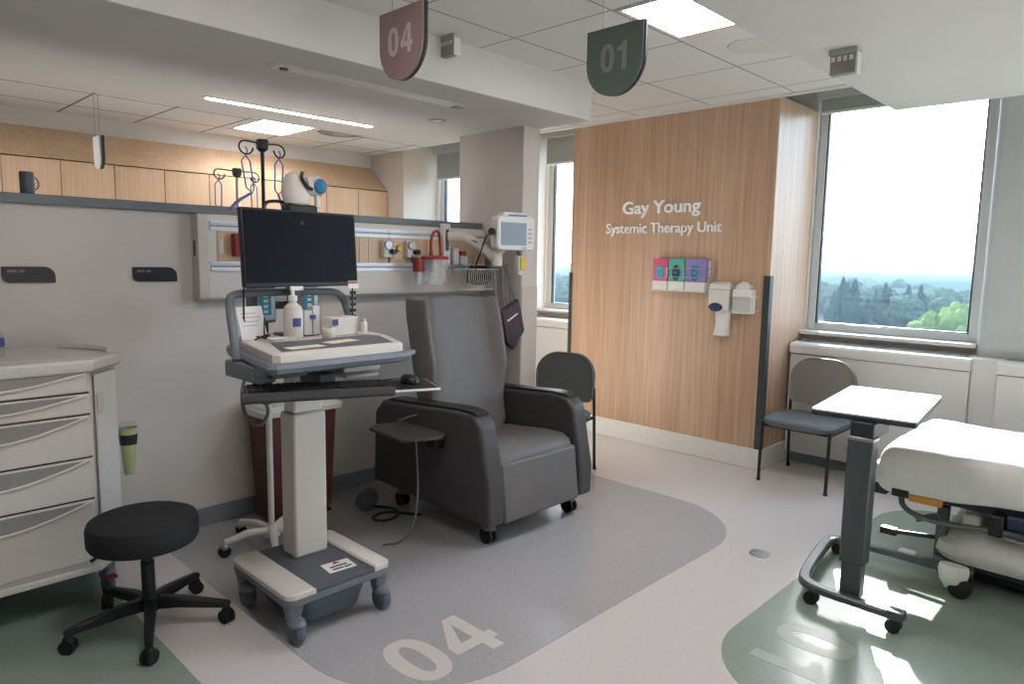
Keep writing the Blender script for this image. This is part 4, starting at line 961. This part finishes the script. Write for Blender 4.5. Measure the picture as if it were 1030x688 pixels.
# ------------------------------------------------------------------ guest chairs
def guest_chair(loc, rz, label, backm):
    """local frame: front is -y"""
    t = thing('guest_chair', label, 'chair', (loc[0], loc[1], 0)); L = Vector((loc[0], loc[1], 0))
    def P(name, mb, m, par=None, **k):
        mb.v = [tuple(Vector(v)+L) for v in mb.v]; return obj(name, mb, m, par or t, **k)
    def arc(xw, n=10): return [(-xw+2*xw*i/n) for i in range(n+1)]
    seat = []
    for z, s in ((.405, .03), (.415, .008), (.445, 0), (.46, .012), (.466, .05)):
        seat.append([(x, y, z) for x, y in rrect(-.25+s, .25-s, -.26+s, .22-s, .10, 6)])
    P('seat', MB().loft(seat), 'seat_fabric')
    # backrest: rounded shield, slightly curved
    outl = rrect(-.235, .235, .515, .865, .165, 8, (0, 0, 1, 1))
    outl = [(-.205, .515)] + [(-.10, .50), (0, .497), (.10, .50)] + [(.205, .515), (.232, .56)] + [p for p in outl if p[1] > .69] + [(-.232, .56)]
    ring = lambda y, s: [(x*s, y + .30*x*x*-1 + .05*(z-.5), .69+(z-.69)*s) for x, z in outl]
    P('backrest', MB().loft([ring(.215, .93), ring(.203, .99), ring(.215, 1.0), ring(.245, 1.0), ring(.258, .95)]), backm)
    for s in (-1, 1):
        P('leg', MB().tube([(s*.235, -.245, .012), (s*.235, -.24, .43)], .0115, 10), 'black_plastic')
        P('leg', MB().tube([(s*.235, .27, .012), (s*.235, .235, .42), (s*.228, .235, .62)], .0115, 10), 'black_plastic')
        P('seat_rail', MB().tube([(s*.235, -.24, .405), (s*.235, .235, .405)], .0105, 8), 'black_plastic')
        P('foot', MB().cyl((s*.235, -.245, 0), (s*.235, -.245, .018), .014, n=12).cyl((s*.235, .27, 0), (s*.235, .27, .018), .014, n=12), 'rubber')
    P('cross_rail', MB().tube([(-.235, -.20, .40), (.235, -.20, .40)], .0105, 8).tube([(-.235, .20, .40), (.235, .20, .40)], .0105, 8), 'black_plastic')
    t.rotation_euler = (0, 0, rz)
    return t
guest_chair((5.00, 1.875), R(-90), 'vacant grey armless chair by the window beside the wood wall', 'back_fabric')
guest_chair((3.763, 3.235), R(-75), 'grey armless chair half hidden behind the recliner', 'back_fabric_shaded')

# ------------------------------------------------------------------ stool
sx, sy = .945, 2.985
t = thing('stool', 'round black padded stool on a five spoke caster base', 'stool', (sx, sy, 0))
cxs, cys = .925, 2.95
obj('seat', MB().lathe((cxs-.005, cys, .385), [(0, 0), (.175, 0), (.197, .006), (.205, .02), (.206, .08), (.199, .10), (.178, .109), (0, .111)], 48), 'black_fabric', t)
obj('gas_column', MB().cyl((sx-.01, sy-.02, .13), (sx-.015, sy-.03, .30), .026, n=18).cyl((sx-.015, sy-.03, .30), (sx-.02, sy-.035, .40), .017, n=16), 'black_plastic', t)
obj('under_plate', MB().box(cxs-.08, cxs+.08, cys-.07, cys+.07, .385, .402), 'black_plastic', t)
obj('lever', MB().tube([(cxs-.02, cys, .385), (cxs-.14, cys+.03, .37), (cxs-.19, cys+.04, .345)], [.005, .005, .008], 8), 'black_plastic', t)
obj('hub', MB().lathe((sx, sy, .075), [(0, 0), (.034, 0), (.04, .01), (.04, .06), (.03, .07), (0, .07)], 22), 'black_plastic', t)
for k in range(5):
    a = R(-110) + 2*PI*k/5; c, s = math.cos(a), math.sin(a); L = .30
    rings = []
    for d, zt, h, hw in ((.02, .135, .05, .024), (.12, .128, .042, .021), (.22, .112, .034, .018), (L, .098, .026, .016), (L+.015, .092, .02, .012)):
        rings.append([(sx+c*d-s*q, sy+s*d+c*q, z) for q, z in ((-hw, zt-h), (hw, zt-h), (hw, zt-.008), (hw*.6, zt), (-hw*.6, zt), (-hw, zt-.008))])
    lg = obj('leg', MB().loft(rings), 'black_plastic', t)
    wx, wy = sx+c*L, sy+s*L; b = a+.9; ux, uy = math.cos(b), math.sin(b)
    g = MB()
    for q in (-.013, .013): g.cyl((wx+ux*(q-.008), wy+uy*(q-.008), .029), (wx+ux*(q+.008), wy+uy*(q+.008), .029), .029, n=18)
    g.sphere((wx, wy, .05), .022, .022, .022, 12, 8)
    obj('caster', g, 'rubber', lg)

# ------------------------------------------------------------------ drawer cart at the left edge
t = thing('drawer_cart', 'cream medical cart with five curved drawers at the left edge', 'drawer cart', (.5, 3.58, 0))
X0, X1, Y0, Y1 = .12, .845, 3.31, 3.87
plan = [(X0, Y0), (X1, Y0), (.99, Y0+.15), (.99, Y1), (X0, Y1)]
obj('body', MB().prism(plan, .19, 1.055), 'cart_white', t, bevel=.008)
top_p = [(X0-.02, Y0-.03), (X1+.01, Y0-.03), (1.005, Y0+.13), (1.005, Y1+.01), (X0-.02, Y1+.01)]
obj('top', MB().loft([[(x, y, z) for x, y in offset_poly(top_p, d)] for z, d in ((1.05, -.005), (1.06, .006), (1.092, .006), (1.10, -.004))]), 'cart_white', t)
obj('top_rim', MB().tube([(.86, 3.80, 1.105), (.955, 3.60, 1.112), (.985, 3.50, 1.105)], .016, 10, smooth=1), 'cart_white', t)
obj('top_recess', MB().prism(rrect(.18, .80, 3.40, 3.78, .04, 5), 1.1, 1.1012), 'cart_white', t)
bnd = [1.048, .955, .862, .676, .494, .215]
for k in range(5):
    zt, zb = bnd[k], bnd[k+1]+.008
    d = obj('drawer', MB().box(X0+.02, X1-.006, Y0-.016, Y0+.0, zb, zt), 'cart_white', t, bevel=.006)
    obj('reveal', MB().box(X0+.01, X1-.002, Y0-.004, Y0+.001, zt, zt+.008), 'sign_dark', d)
    hgt = min(.07, (zt-zb)*.55)
    pts = []
    n = 16
    for i in range(n+1):
        f = i/n; x = X1-.02 - f*(X1-X0-.05); pts.append((x, zt-.006-hgt*math.sin(PI*f)))
    obj('handle', MB().prism(pts, Y0-.021, Y0-.0155, 'y'), 'drawer_recess', d)
    lip = [(x, Y0-.021, z) for x, z in pts]
    obj('handle_lip', MB().tube(lip, .006, 8), 'cart_white', d)
g = MB(); g.prism([(.865, Y0+.005), (.975, Y0+.115), (.98, Y0+.11), (.87, Y0+.0)], .22, 1.03); obj('corner_panel', g, 'white_plastic', t)
obj('latch', MB().prism([(.872, Y0+.0), (.90, Y0+.028), (.905, Y0+.022), (.877, Y0-.006)], .86, .95), 'cart_white', t, bevel=.002)
obj('base_rail', MB().prism(offset_poly(plan, .012), .165, .195), 'cart_white', t, bevel=.006)
for x, y in ((.90, 3.42), (.20, 3.42), (.90, 3.80), (.20, 3.80)):
    lg = obj('caster', MB().box(x-.03, x+.03, y-.035, y+.035, .115, .166).sphere((x, y-.02, .11), .035, .05, .03, 16, 8), 'grey_plastic', t)
    obj('wheel', MB().lathe((x-.02, y-.025, .062), [(0, 0), (.04, 0), (.058, .006), (.062, .014), (.062, .026), (.058, .034), (.04, .04), (0, .04)], 26, 'x'), 'wheel_grey', lg)
    obj('brake_pedal', MB().box(x-.022, x+.022, y-.10, y-.06, .105, .118), 'red' if (x > .5 and y < 3.6) else 'grey_plastic', lg, bevel=.004)
t = thing('sharps_tube', 'pale green tapered container with black band hung on the drawer cart side', 'container', (1.08, 3.62, .5))
obj('cup', MB().lathe((1.08, 3.62, .48), [(0, 0), (.022, 0), (.026, .01), (.04, .23), (.036, .23), (.022, .015), (0, .012)], 22), 'lime', t)
obj('band', MB().lathe((1.08, 3.62, .63), [(.0355, 0), (.0375, .0), (.0412, .05), (.038, .05)], 22), 'sign_dark', t)
obj('lid', MB().lathe((1.08, 3.62, .71), [(0, 0), (.042, 0), (.044, .012), (.03, .03), (0, .034)], 22), 'clear', t)
obj('hanger_clip', MB().box(.989, 1.05, 3.61, 3.63, .66, .69), 'grey_plastic', t)
t = thing('spray_bottle', 'clear bottle with blue label on the drawer cart, cut by the left edge', 'bottle', (.575, 3.6, 1.1))
obj('bottle', MB().lathe((.575, 3.6, 1.1015), [(0, 0), (.034, 0), (.037, .006), (.037, .095), (.02, .125), (.013, .13), (0, .13)], 24), 'clear', t)
obj('label', MB().lathe((.575, 3.6, 1.145), [(.0372, 0), (.0378, .001), (.0378, .035), (.0372, .036)], 24), 'blue_label', t)
obj('cap', MB().lathe((.575, 3.6, 1.23), [(0, 0), (.016, 0), (.016, .03), (0, .032)], 18), 'white_card', t)

# ------------------------------------------------------------------ overbed table
t = thing('overbed_table', 'grey overbed table with white top on a wheeled U base at the bed foot', 'overbed table', (3.3, 1.0, 0))
tp = [(3.20+(x-3.20)*math.cos(R(6))-(y-1.0)*math.sin(R(6)), 1.0+(x-3.20)*math.sin(R(6))+(y-1.0)*math.cos(R(6))) for x, y in rrect(3.215, 3.99, .768, 1.19, .02, 4)]
obj('top', MB().prism(tp, .893, .900), 'table_top', t)
obj('top_edge', MB().prism(offset_poly(tp, .003), .872, .8925), 'table_edge', t, bevel=.003)
obj('column', MB().box(3.185, 3.262, .915, 1.022, .23, .80), 'table_metal', t, bevel=.008)
obj('inner_column', MB().box(3.19, 3.25, .925, 1.012, .075, .235), 'table_metal', t, bevel=.006)
obj('head_block', MB().box(3.19, 3.42, .92, 1.016, .80, .873), 'table_edge', t, bevel=.008)
obj('collar', MB().box(3.183, 3.265, .913, 1.024, .79, .806), 'brushed', t, bevel=.003)
rail = []
pth = [(3.165, .76), (3.165, 1.06), (3.185, 1.15), (3.26, 1.20), (3.75, 1.275), (3.83, 1.26), (3.865, 1.18), (3.865, .62)]
P_ = [Vector((x, y, 0)) for x, y in pth]
for _ in range(2):
    Q = [P_[0]]
    for a, b in zip(P_, P_[1:]): Q += [a*.75+b*.25, a*.25+b*.75]
    P_ = Q+[P_[-1]]
rings = []
for i, p in enumerate(P_):
    d = (P_[min(i+1, len(P_)-1)]-P_[max(i-1, 0)]).normalized(); nrm = Vector((-d.y, d.x, 0))
    hw = .026
    rings.append([tuple(p+nrm*q+Vector((0, 0, z))) for q, z in ((-hw, .062), (hw, .062), (hw, .085), (hw*.7, .094), (-hw*.7, .094), (-hw, .085))])
obj('base_rail', MB().loft(rings), 'table_metal', t)
obj('end_block', MB().box(3.135, 3.195, .735, .80, .06, .10), 'table_metal', t, bevel=.006)
for x, y in ((3.165, 1.12), (3.165, .775), (3.84, 1.235), (3.865, .66)):
    g = MB()
    for q in (-.014, .014): g.cyl((x+q-.009, y, .03), (x+q+.009, y, .03), .03, n=20)
    g.cyl((x, y, .03), (x, y, .066), .012, n=12)
    obj('caster', g, 'rubber', t)

# ------------------------------------------------------------------ hospital bed (foot end)
t = thing('hospital_bed', 'white and navy wheeled hospital bed, foot end, at the right edge', 'bed', (4.3, .2, 0))
BX0, BX1 = 3.88, 4.80
obj('mattress', MB().box(BX0+.02, BX1-.02, -1.02, 1.055, .43, .60), 'bed_white', t, bevel=.04, seg=4)
obj('deck', MB().box(BX0+.03, BX1-.03, -1.0, 1.0, .375, .428), 'bed_navy', t, bevel=.008)
obj('foot_bumper', MB().box(BX0+.02, BX0+.16, 1.04, 1.12, .36, .425), 'bed_navy', t, bevel=.01)
obj('foot_corner', MB().loft([[(x, y, z) for x, y in rrect(BX0+.0-s, BX0+.30, 1.03, 1.14+s, .03, 4)] for z, s in ((.425, 0), (.455, .01), (.50, -.01), (.52, -.03))]), 'bed_white', t)
obj('tag_plate', MB().box(BX0-.01, BX0+.012, .78, .93, .365, .40), 'orange', t, bevel=.004)
obj('latch', MB().box(BX0-.012, BX0+.03, .93, 1.01, .375, .415), 'black_plastic', t, bevel=.006)
obj('side_rail', MB().tube([(BX0+.02, .97, .375), (BX0-.02, .95, .33), (BX0-.035, .86, .30), (BX0-.04, .72, .305), (BX0-.04, .50, .33), (BX0-.04, .30, .305), (BX0-.04, -.3, .305)], .014, 10, smooth=2), 'table_metal', t)
obj('side_rail', MB().tube([(BX0-.035, .88, .285), (BX0-.02, .80, .335), (BX0-.02, .77, .30), (BX0-.037, .78, .26)], .012, 10, smooth=1), 'table_metal', t)
obj('side_rail', MB().tube([(BX0-.02, .56, .30), (BX0-.03, .30, .28), (BX0-.03, -.3, .29)], .010, 8, smooth=1), 'brushed', t)
obj('rail_clamp', MB().box(BX0-.06, BX0+.03, .52, .58, .30, .40), 'black_plastic', t, bevel=.01)
obj('rail_panel', MB().box(BX0-.02, BX0+.03, -.6, .52, .325, .40), 'bed_navy', t, bevel=.012)
obj('hydraulic_cover', MB().box(BX0+.03, BX0+.08, .62, .70, .27, .35), 'white_plastic', t, bevel=.01)
# base shroud
bs = lambda s, z: [(x, y, z) for x, y in rrect(BX0-.03+s, BX1-.1-s, -.9, .80-s*1.3, .14, 6)]
obj('base_cover', MB().loft([bs(.0, .122), bs(-.012, .15), bs(-.005, .20), bs(.04, .25), bs(.10, .285), bs(.15, .295)]), 'bed_white', t)
obj('base_band', MB().loft([bs(.02, .095), bs(.012, .10), bs(.012, .128)]), 'bed_navy', t)
obj('lift_column', MB().box(4.1, 4.6, -.5, .5, .24, .38), 'dark_grey_plastic', t, bevel=.02)
def bed_caster(x, y):
    lg = obj('caster', MB().loft([[(x+a*.033*k, y+b*.066*k+dy, z) for a, b in [(math.cos(i*2*PI/18), math.sin(i*2*PI/18)) for i in range(18)]] for z, k, dy in ((.035, .5, .0), (.07, .85, 0), (.125, 1, .0), (.15, .9, .0))]), 'bed_white', t)
    obj('wheel', MB().lathe((x-.024, y-.03, .05), [(0, 0), (.035, 0), (.048, .006), (.05, .015), (.05, .033), (.048, .042), (.035, .048), (0, .048)], 24, 'x'), 'rubber', lg)
bed_caster(3.73, .68); bed_caster(3.86, -.75); bed_caster(4.65, .60)
obj('wheel_cover', MB().lathe((3.795, .28, .075), [(0, 0), (.055, 0), (.062, .01), (.062, .05), (0, .05)], 26, 'x'), 'blind_box', t)
obj('underframe', MB().box(3.90, 4.68, -.9, .66, .05, .10), 'black_plastic', t, bevel=.01)
obj('brake_pedal', MB().tube([(3.95, .78, .19), (3.93, 1.0, .168)], .012, 10).box(3.905, 3.955, .98, 1.06, .150, .185), 'black_plastic', t, bevel=.006)
obj('pedal_post', MB().box(3.92, 3.97, .76, .81, .10, .36), 'dark_grey_plastic', t, bevel=.006)
obj('steer_pedal', MB().box(3.86, 3.92, .88, .96, .065, .10).box(3.865, 3.90, .78, .89, .06, .085), 'white_plastic', t, bevel=.008)
obj('pedal_axle', MB().box(3.86, 3.93, .62, .80, .055, .115), 'dark_grey_plastic', t, bevel=.005)

# bed sheet tucked over the mattress
g = MB(); rings = []
NX, NY = 44, 60
sec = []
for i in range(NX+1):
    f = i/NX
    sec.append(f)
def sheet_pt(u, v):
    # u across the width incl. drops at both sides, v along the length from the foot
    hw, r = (BX1-BX0)/2, .06; topz = .628 + .05*max(0, (v-.9)) ; drop = .16 + .025*math.sin(v*5+1)
    Ltop = 2*(hw-r); arc = r*PI/2; tot = Ltop+2*arc+2*drop; s = u*tot; cx = (BX0+BX1)/2
    if s < drop: x, z, nx, nz = -hw, topz-r-(drop-s), -1, 0
    elif s < drop+arc: a = (s-drop)/r; x, z, nx, nz = -hw+r-r*math.cos(a), topz-r+r*math.sin(a), -math.cos(a), math.sin(a)
    elif s < drop+arc+Ltop: x, z, nx, nz = -hw+r+(s-drop-arc), topz, 0, 1
    elif s < drop+2*arc+Ltop: a = (s-drop-arc-Ltop)/r; x, z, nx, nz = hw-r+r*math.sin(a), topz-r+r*math.cos(a), math.sin(a), math.cos(a)
    else: x, z, nx, nz = hw, topz-r-(s-drop-2*arc-Ltop), 1, 0
    y = 1.085 - v
    # round the foot end
    if v < .07:
        k = v/.07; e = math.sqrt(max(0, 1-(1-k)**2)); z = .48 + (z-.48)*(.5+.5*e); x *= .95+.05*e
    wr = .014*mnoise.noise(Vector((x*4, y*2.2, z*5))) + .010*mnoise.noise(Vector((x*11, y*6, z*9))) + (.012*mnoise.noise(Vector((x*9, y*3, 2))) if v < .35 else 0)
    return (cx+x+nx*wr, y, z+nz*wr+.004)
for j in range(NY+1):
    v = 2.05*(j/NY)**1.25
    rings.append([sheet_pt(i/NX, v) for i in range(NX+1)])
g.loft(rings, cap=False, closed=False)
end = [sheet_pt(i/NX, 0) for i in range(NX+1)]
g.loft([end, [(x, 1.07, max(.44, z-.08)) for x, y, z in end]], cap=False, closed=False)
sh = obj('bed_sheet', g, 'sheet'); tag(sh, 'white rumpled sheet drawn over the bed mattress', 'bed sheet')
k = sh.modifiers.new('solid', 'SOLIDIFY'); k.thickness = .006; k.offset = 1
k = sh.modifiers.new('sub', 'SUBSURF'); k.levels = 1; k.render_levels = 1

# ------------------------------------------------------------------ outside
GZ = -19.0
g = MB().add([(9, -1500, GZ), (3800, -1500, GZ), (3800, 5200, GZ), (9, 5200, GZ)], [(0, 1, 2, 3)])
struct('terrain', g, 'ground_green', smooth=False)
def blob(mb, c, rx, rz, amp, seed, n=24, m=16):
    rings = []
    for k in range(m+1):
        tt = PI*k/m; ring = []
        for i in range(n):
            a = 2*PI*i/n; d = Vector((max(math.sin(tt), .02)*math.cos(a), max(math.sin(tt), .02)*math.sin(a), -math.cos(tt)))
            q = 1 + amp*mnoise.noise(d*2.3+Vector((seed, 0, 0))) + amp*.8*mnoise.noise(d*7+Vector((0, seed, 0)))
            ring.append((c[0]+d.x*rx*q, c[1]+d.y*rx*q, c[2]+d.z*rz*q))
        rings.append(ring)
    return mb.loft(rings)
def tree(kind, x, y, h, label, group, seed):
    t = thing('conifer_tree' if kind == 'conifer' else 'leafy_tree', label, 'tree', (x, y, GZ), group=group)
    if kind == 'conifer':
        rings = []; n = 14
        for k in range(13):
            f = k/12; r = .24*h*(1-f)**.85*(1 if k % 2 else .72)+.05; ring = []
            for i in range(n):
                a = 2*PI*i/n; q = 1+.45*mnoise.noise(Vector((math.cos(a)*2, math.sin(a)*2, f*9+seed)))
                ring.append((x+r*q*math.cos(a), y+r*q*math.sin(a), GZ+h*(.14+.86*f)))
            rings.append(ring)
        obj('crown', MB().loft(rings), 'conifer', t, sharp=False)
    else:
        g = MB(); rnd = random.Random(seed)
        blob(g, (x, y, GZ+h*.62), h*.36, h*.36, .35, seed)
        for q in range(5):
            a = rnd.uniform(0, 2*PI); blob(g, (x+h*.26*math.cos(a), y+h*.26*math.sin(a), GZ+h*rnd.uniform(.48, .74)), h*.2, h*.2, .45, seed+q, 18, 12)
        obj('crown', g, 'leaf_bright' if kind == 'bright' else 'leaf_mid', t, sharp=False)
    obj('trunk', MB().cyl((x, y, GZ), (x, y, GZ+h*.45), h*.02, h*.012, 8), 'bark', t)
def at_px(px, d):
    """ground point at distance d in the bearing seen at photo column px"""
    a = R(44.085) - math.atan((px-515)/701.7)
    return d*math.cos(a), d*math.sin(a)
rnd = random.Random(11)
for px, d, h in ((838, 190, 14.5), (846, 215, 17.5), (851, 200, 16.5), (858, 215, 17), (889, 225, 16.0), (893, 230, 14.5), (912, 225, 15.6), (924, 225, 15.8), (880, 240, 14), (862, 175, 12.5), (872, 190, 13), (844, 165, 11.5)):
    x, y = at_px(px, d); tree('conifer', x, y, h, 'dark conifer in the woods outside the large window', 'dark conifers outside the large window', px)
for px, d, h in ((962, 150, 12.6), (948, 160, 11.8), (936, 150, 10.6), (970, 170, 13.2), (885, 150, 9.0), (900, 150, 8.2), (925, 140, 8.4), (955, 130, 8.8), (942, 130, 8.6), (976, 140, 10.5), (915, 135, 7.2)):
    x, y = at_px(px, d); tree('bright', x, y, h, 'bright yellow green leafy tree low outside the large window', 'bright leafy trees outside the large window', px)
for i in range(26):
    px = 826+i*6.2+rnd.uniform(-2, 2); d = rnd.uniform(200, 420); x, y = at_px(px, d)
    tree('mid', x, y, rnd.uniform(10, 13.5), 'mid green leafy tree in the hazy woods outside the large window', 'mid green trees outside the large window', i+300)
for i in range(7):
    px = 553+i*3.5; d = rnd.uniform(180, 380); x, y = at_px(px, d)
    tree('mid', x, y, rnd.uniform(11, 14), 'hazy tree outside the narrow window beside the wood wall', 'hazy trees outside the narrow window', i+400)
# far forest canopy
rings = []
for k in range(26):
    d = 330*(1.085**k); row = []
    for i in range(150):
        a = R(-30) + R(140)*i/149
        z = GZ + 9 + 3.5*mnoise.noise(Vector((d*math.cos(a)/25, d*math.sin(a)/25, k))) + min(3, d/330) * mnoise.noise(Vector((d*math.cos(a)/300, d*math.sin(a)/300, 3.1)))
        row.append((d*math.cos(a), d*math.sin(a), z))
    rings.append(row)
g = MB().loft([[(r[0], r[1], GZ) for r in rings[0]]]+rings, cap=False, closed=False)
fo = obj('far_forest', g, 'forest_far', sharp=False); tag(fo, 'hazy wooded plain stretching to the horizon outside', 'forest', kind='stuff')
for px, w_, top, nf, lab in ((897.5, 9, 266.0, 6, 'pale tower block on the horizon, left of the others'), (934, 19, 267.5, 5, 'wide pale apartment block on the horizon, middle of the three'), (968, 7, 268.5, 4, 'small pale block on the horizon nearest the right pier')):
    d = 1500; x, y = at_px(px, d); wd = w_/701.7*d*1.0
    zt = 1.55 + (268.3-top)/701.7*d*1.03
    t = thing('apartment_block', lab, 'building', (x, y, GZ))
    obj('walls', MB().box(x-wd*.3, x+wd*.3, y-wd*.5, y+wd*.5, GZ, zt, R(-20)), 'concrete_far', t)
    g = MB()
    for q in range(nf): g.box(x-wd*.31, x-wd*.3, y-wd*.45, y+wd*.45, zt-4-q*4, zt-2-q*4, R(-20), (x, y))
    obj('window_band', g, 'window_far', t)
    obj('roof_plant', MB().box(x-wd*.1, x+wd*.1, y-wd*.15, y+wd*.15, zt, zt+3, R(-20)), 'concrete_far', t)

# summer haze over the wooded plain
hm = bpy.data.materials.new('haze'); hm.use_nodes = True; n = hm.node_tree; n.nodes.clear()
o_ = n.nodes.new('ShaderNodeOutputMaterial'); vs = n.nodes.new('ShaderNodeVolumeScatter'); vs.inputs['Color'].default_value = (.33, .39, .50, 1)
vs.inputs['Density'].default_value = HAZE; vs.inputs['Anisotropy'].default_value = -.2; n.links.new(vs.outputs[0], o_.inputs['Volume'])
hz = obj('haze', MB().box(12, 3700, -1400, 5100, GZ+.5, 14), hm, smooth=False); tag(hz, 'pale blue summer haze lying over the woods outside', 'haze', kind='stuff')
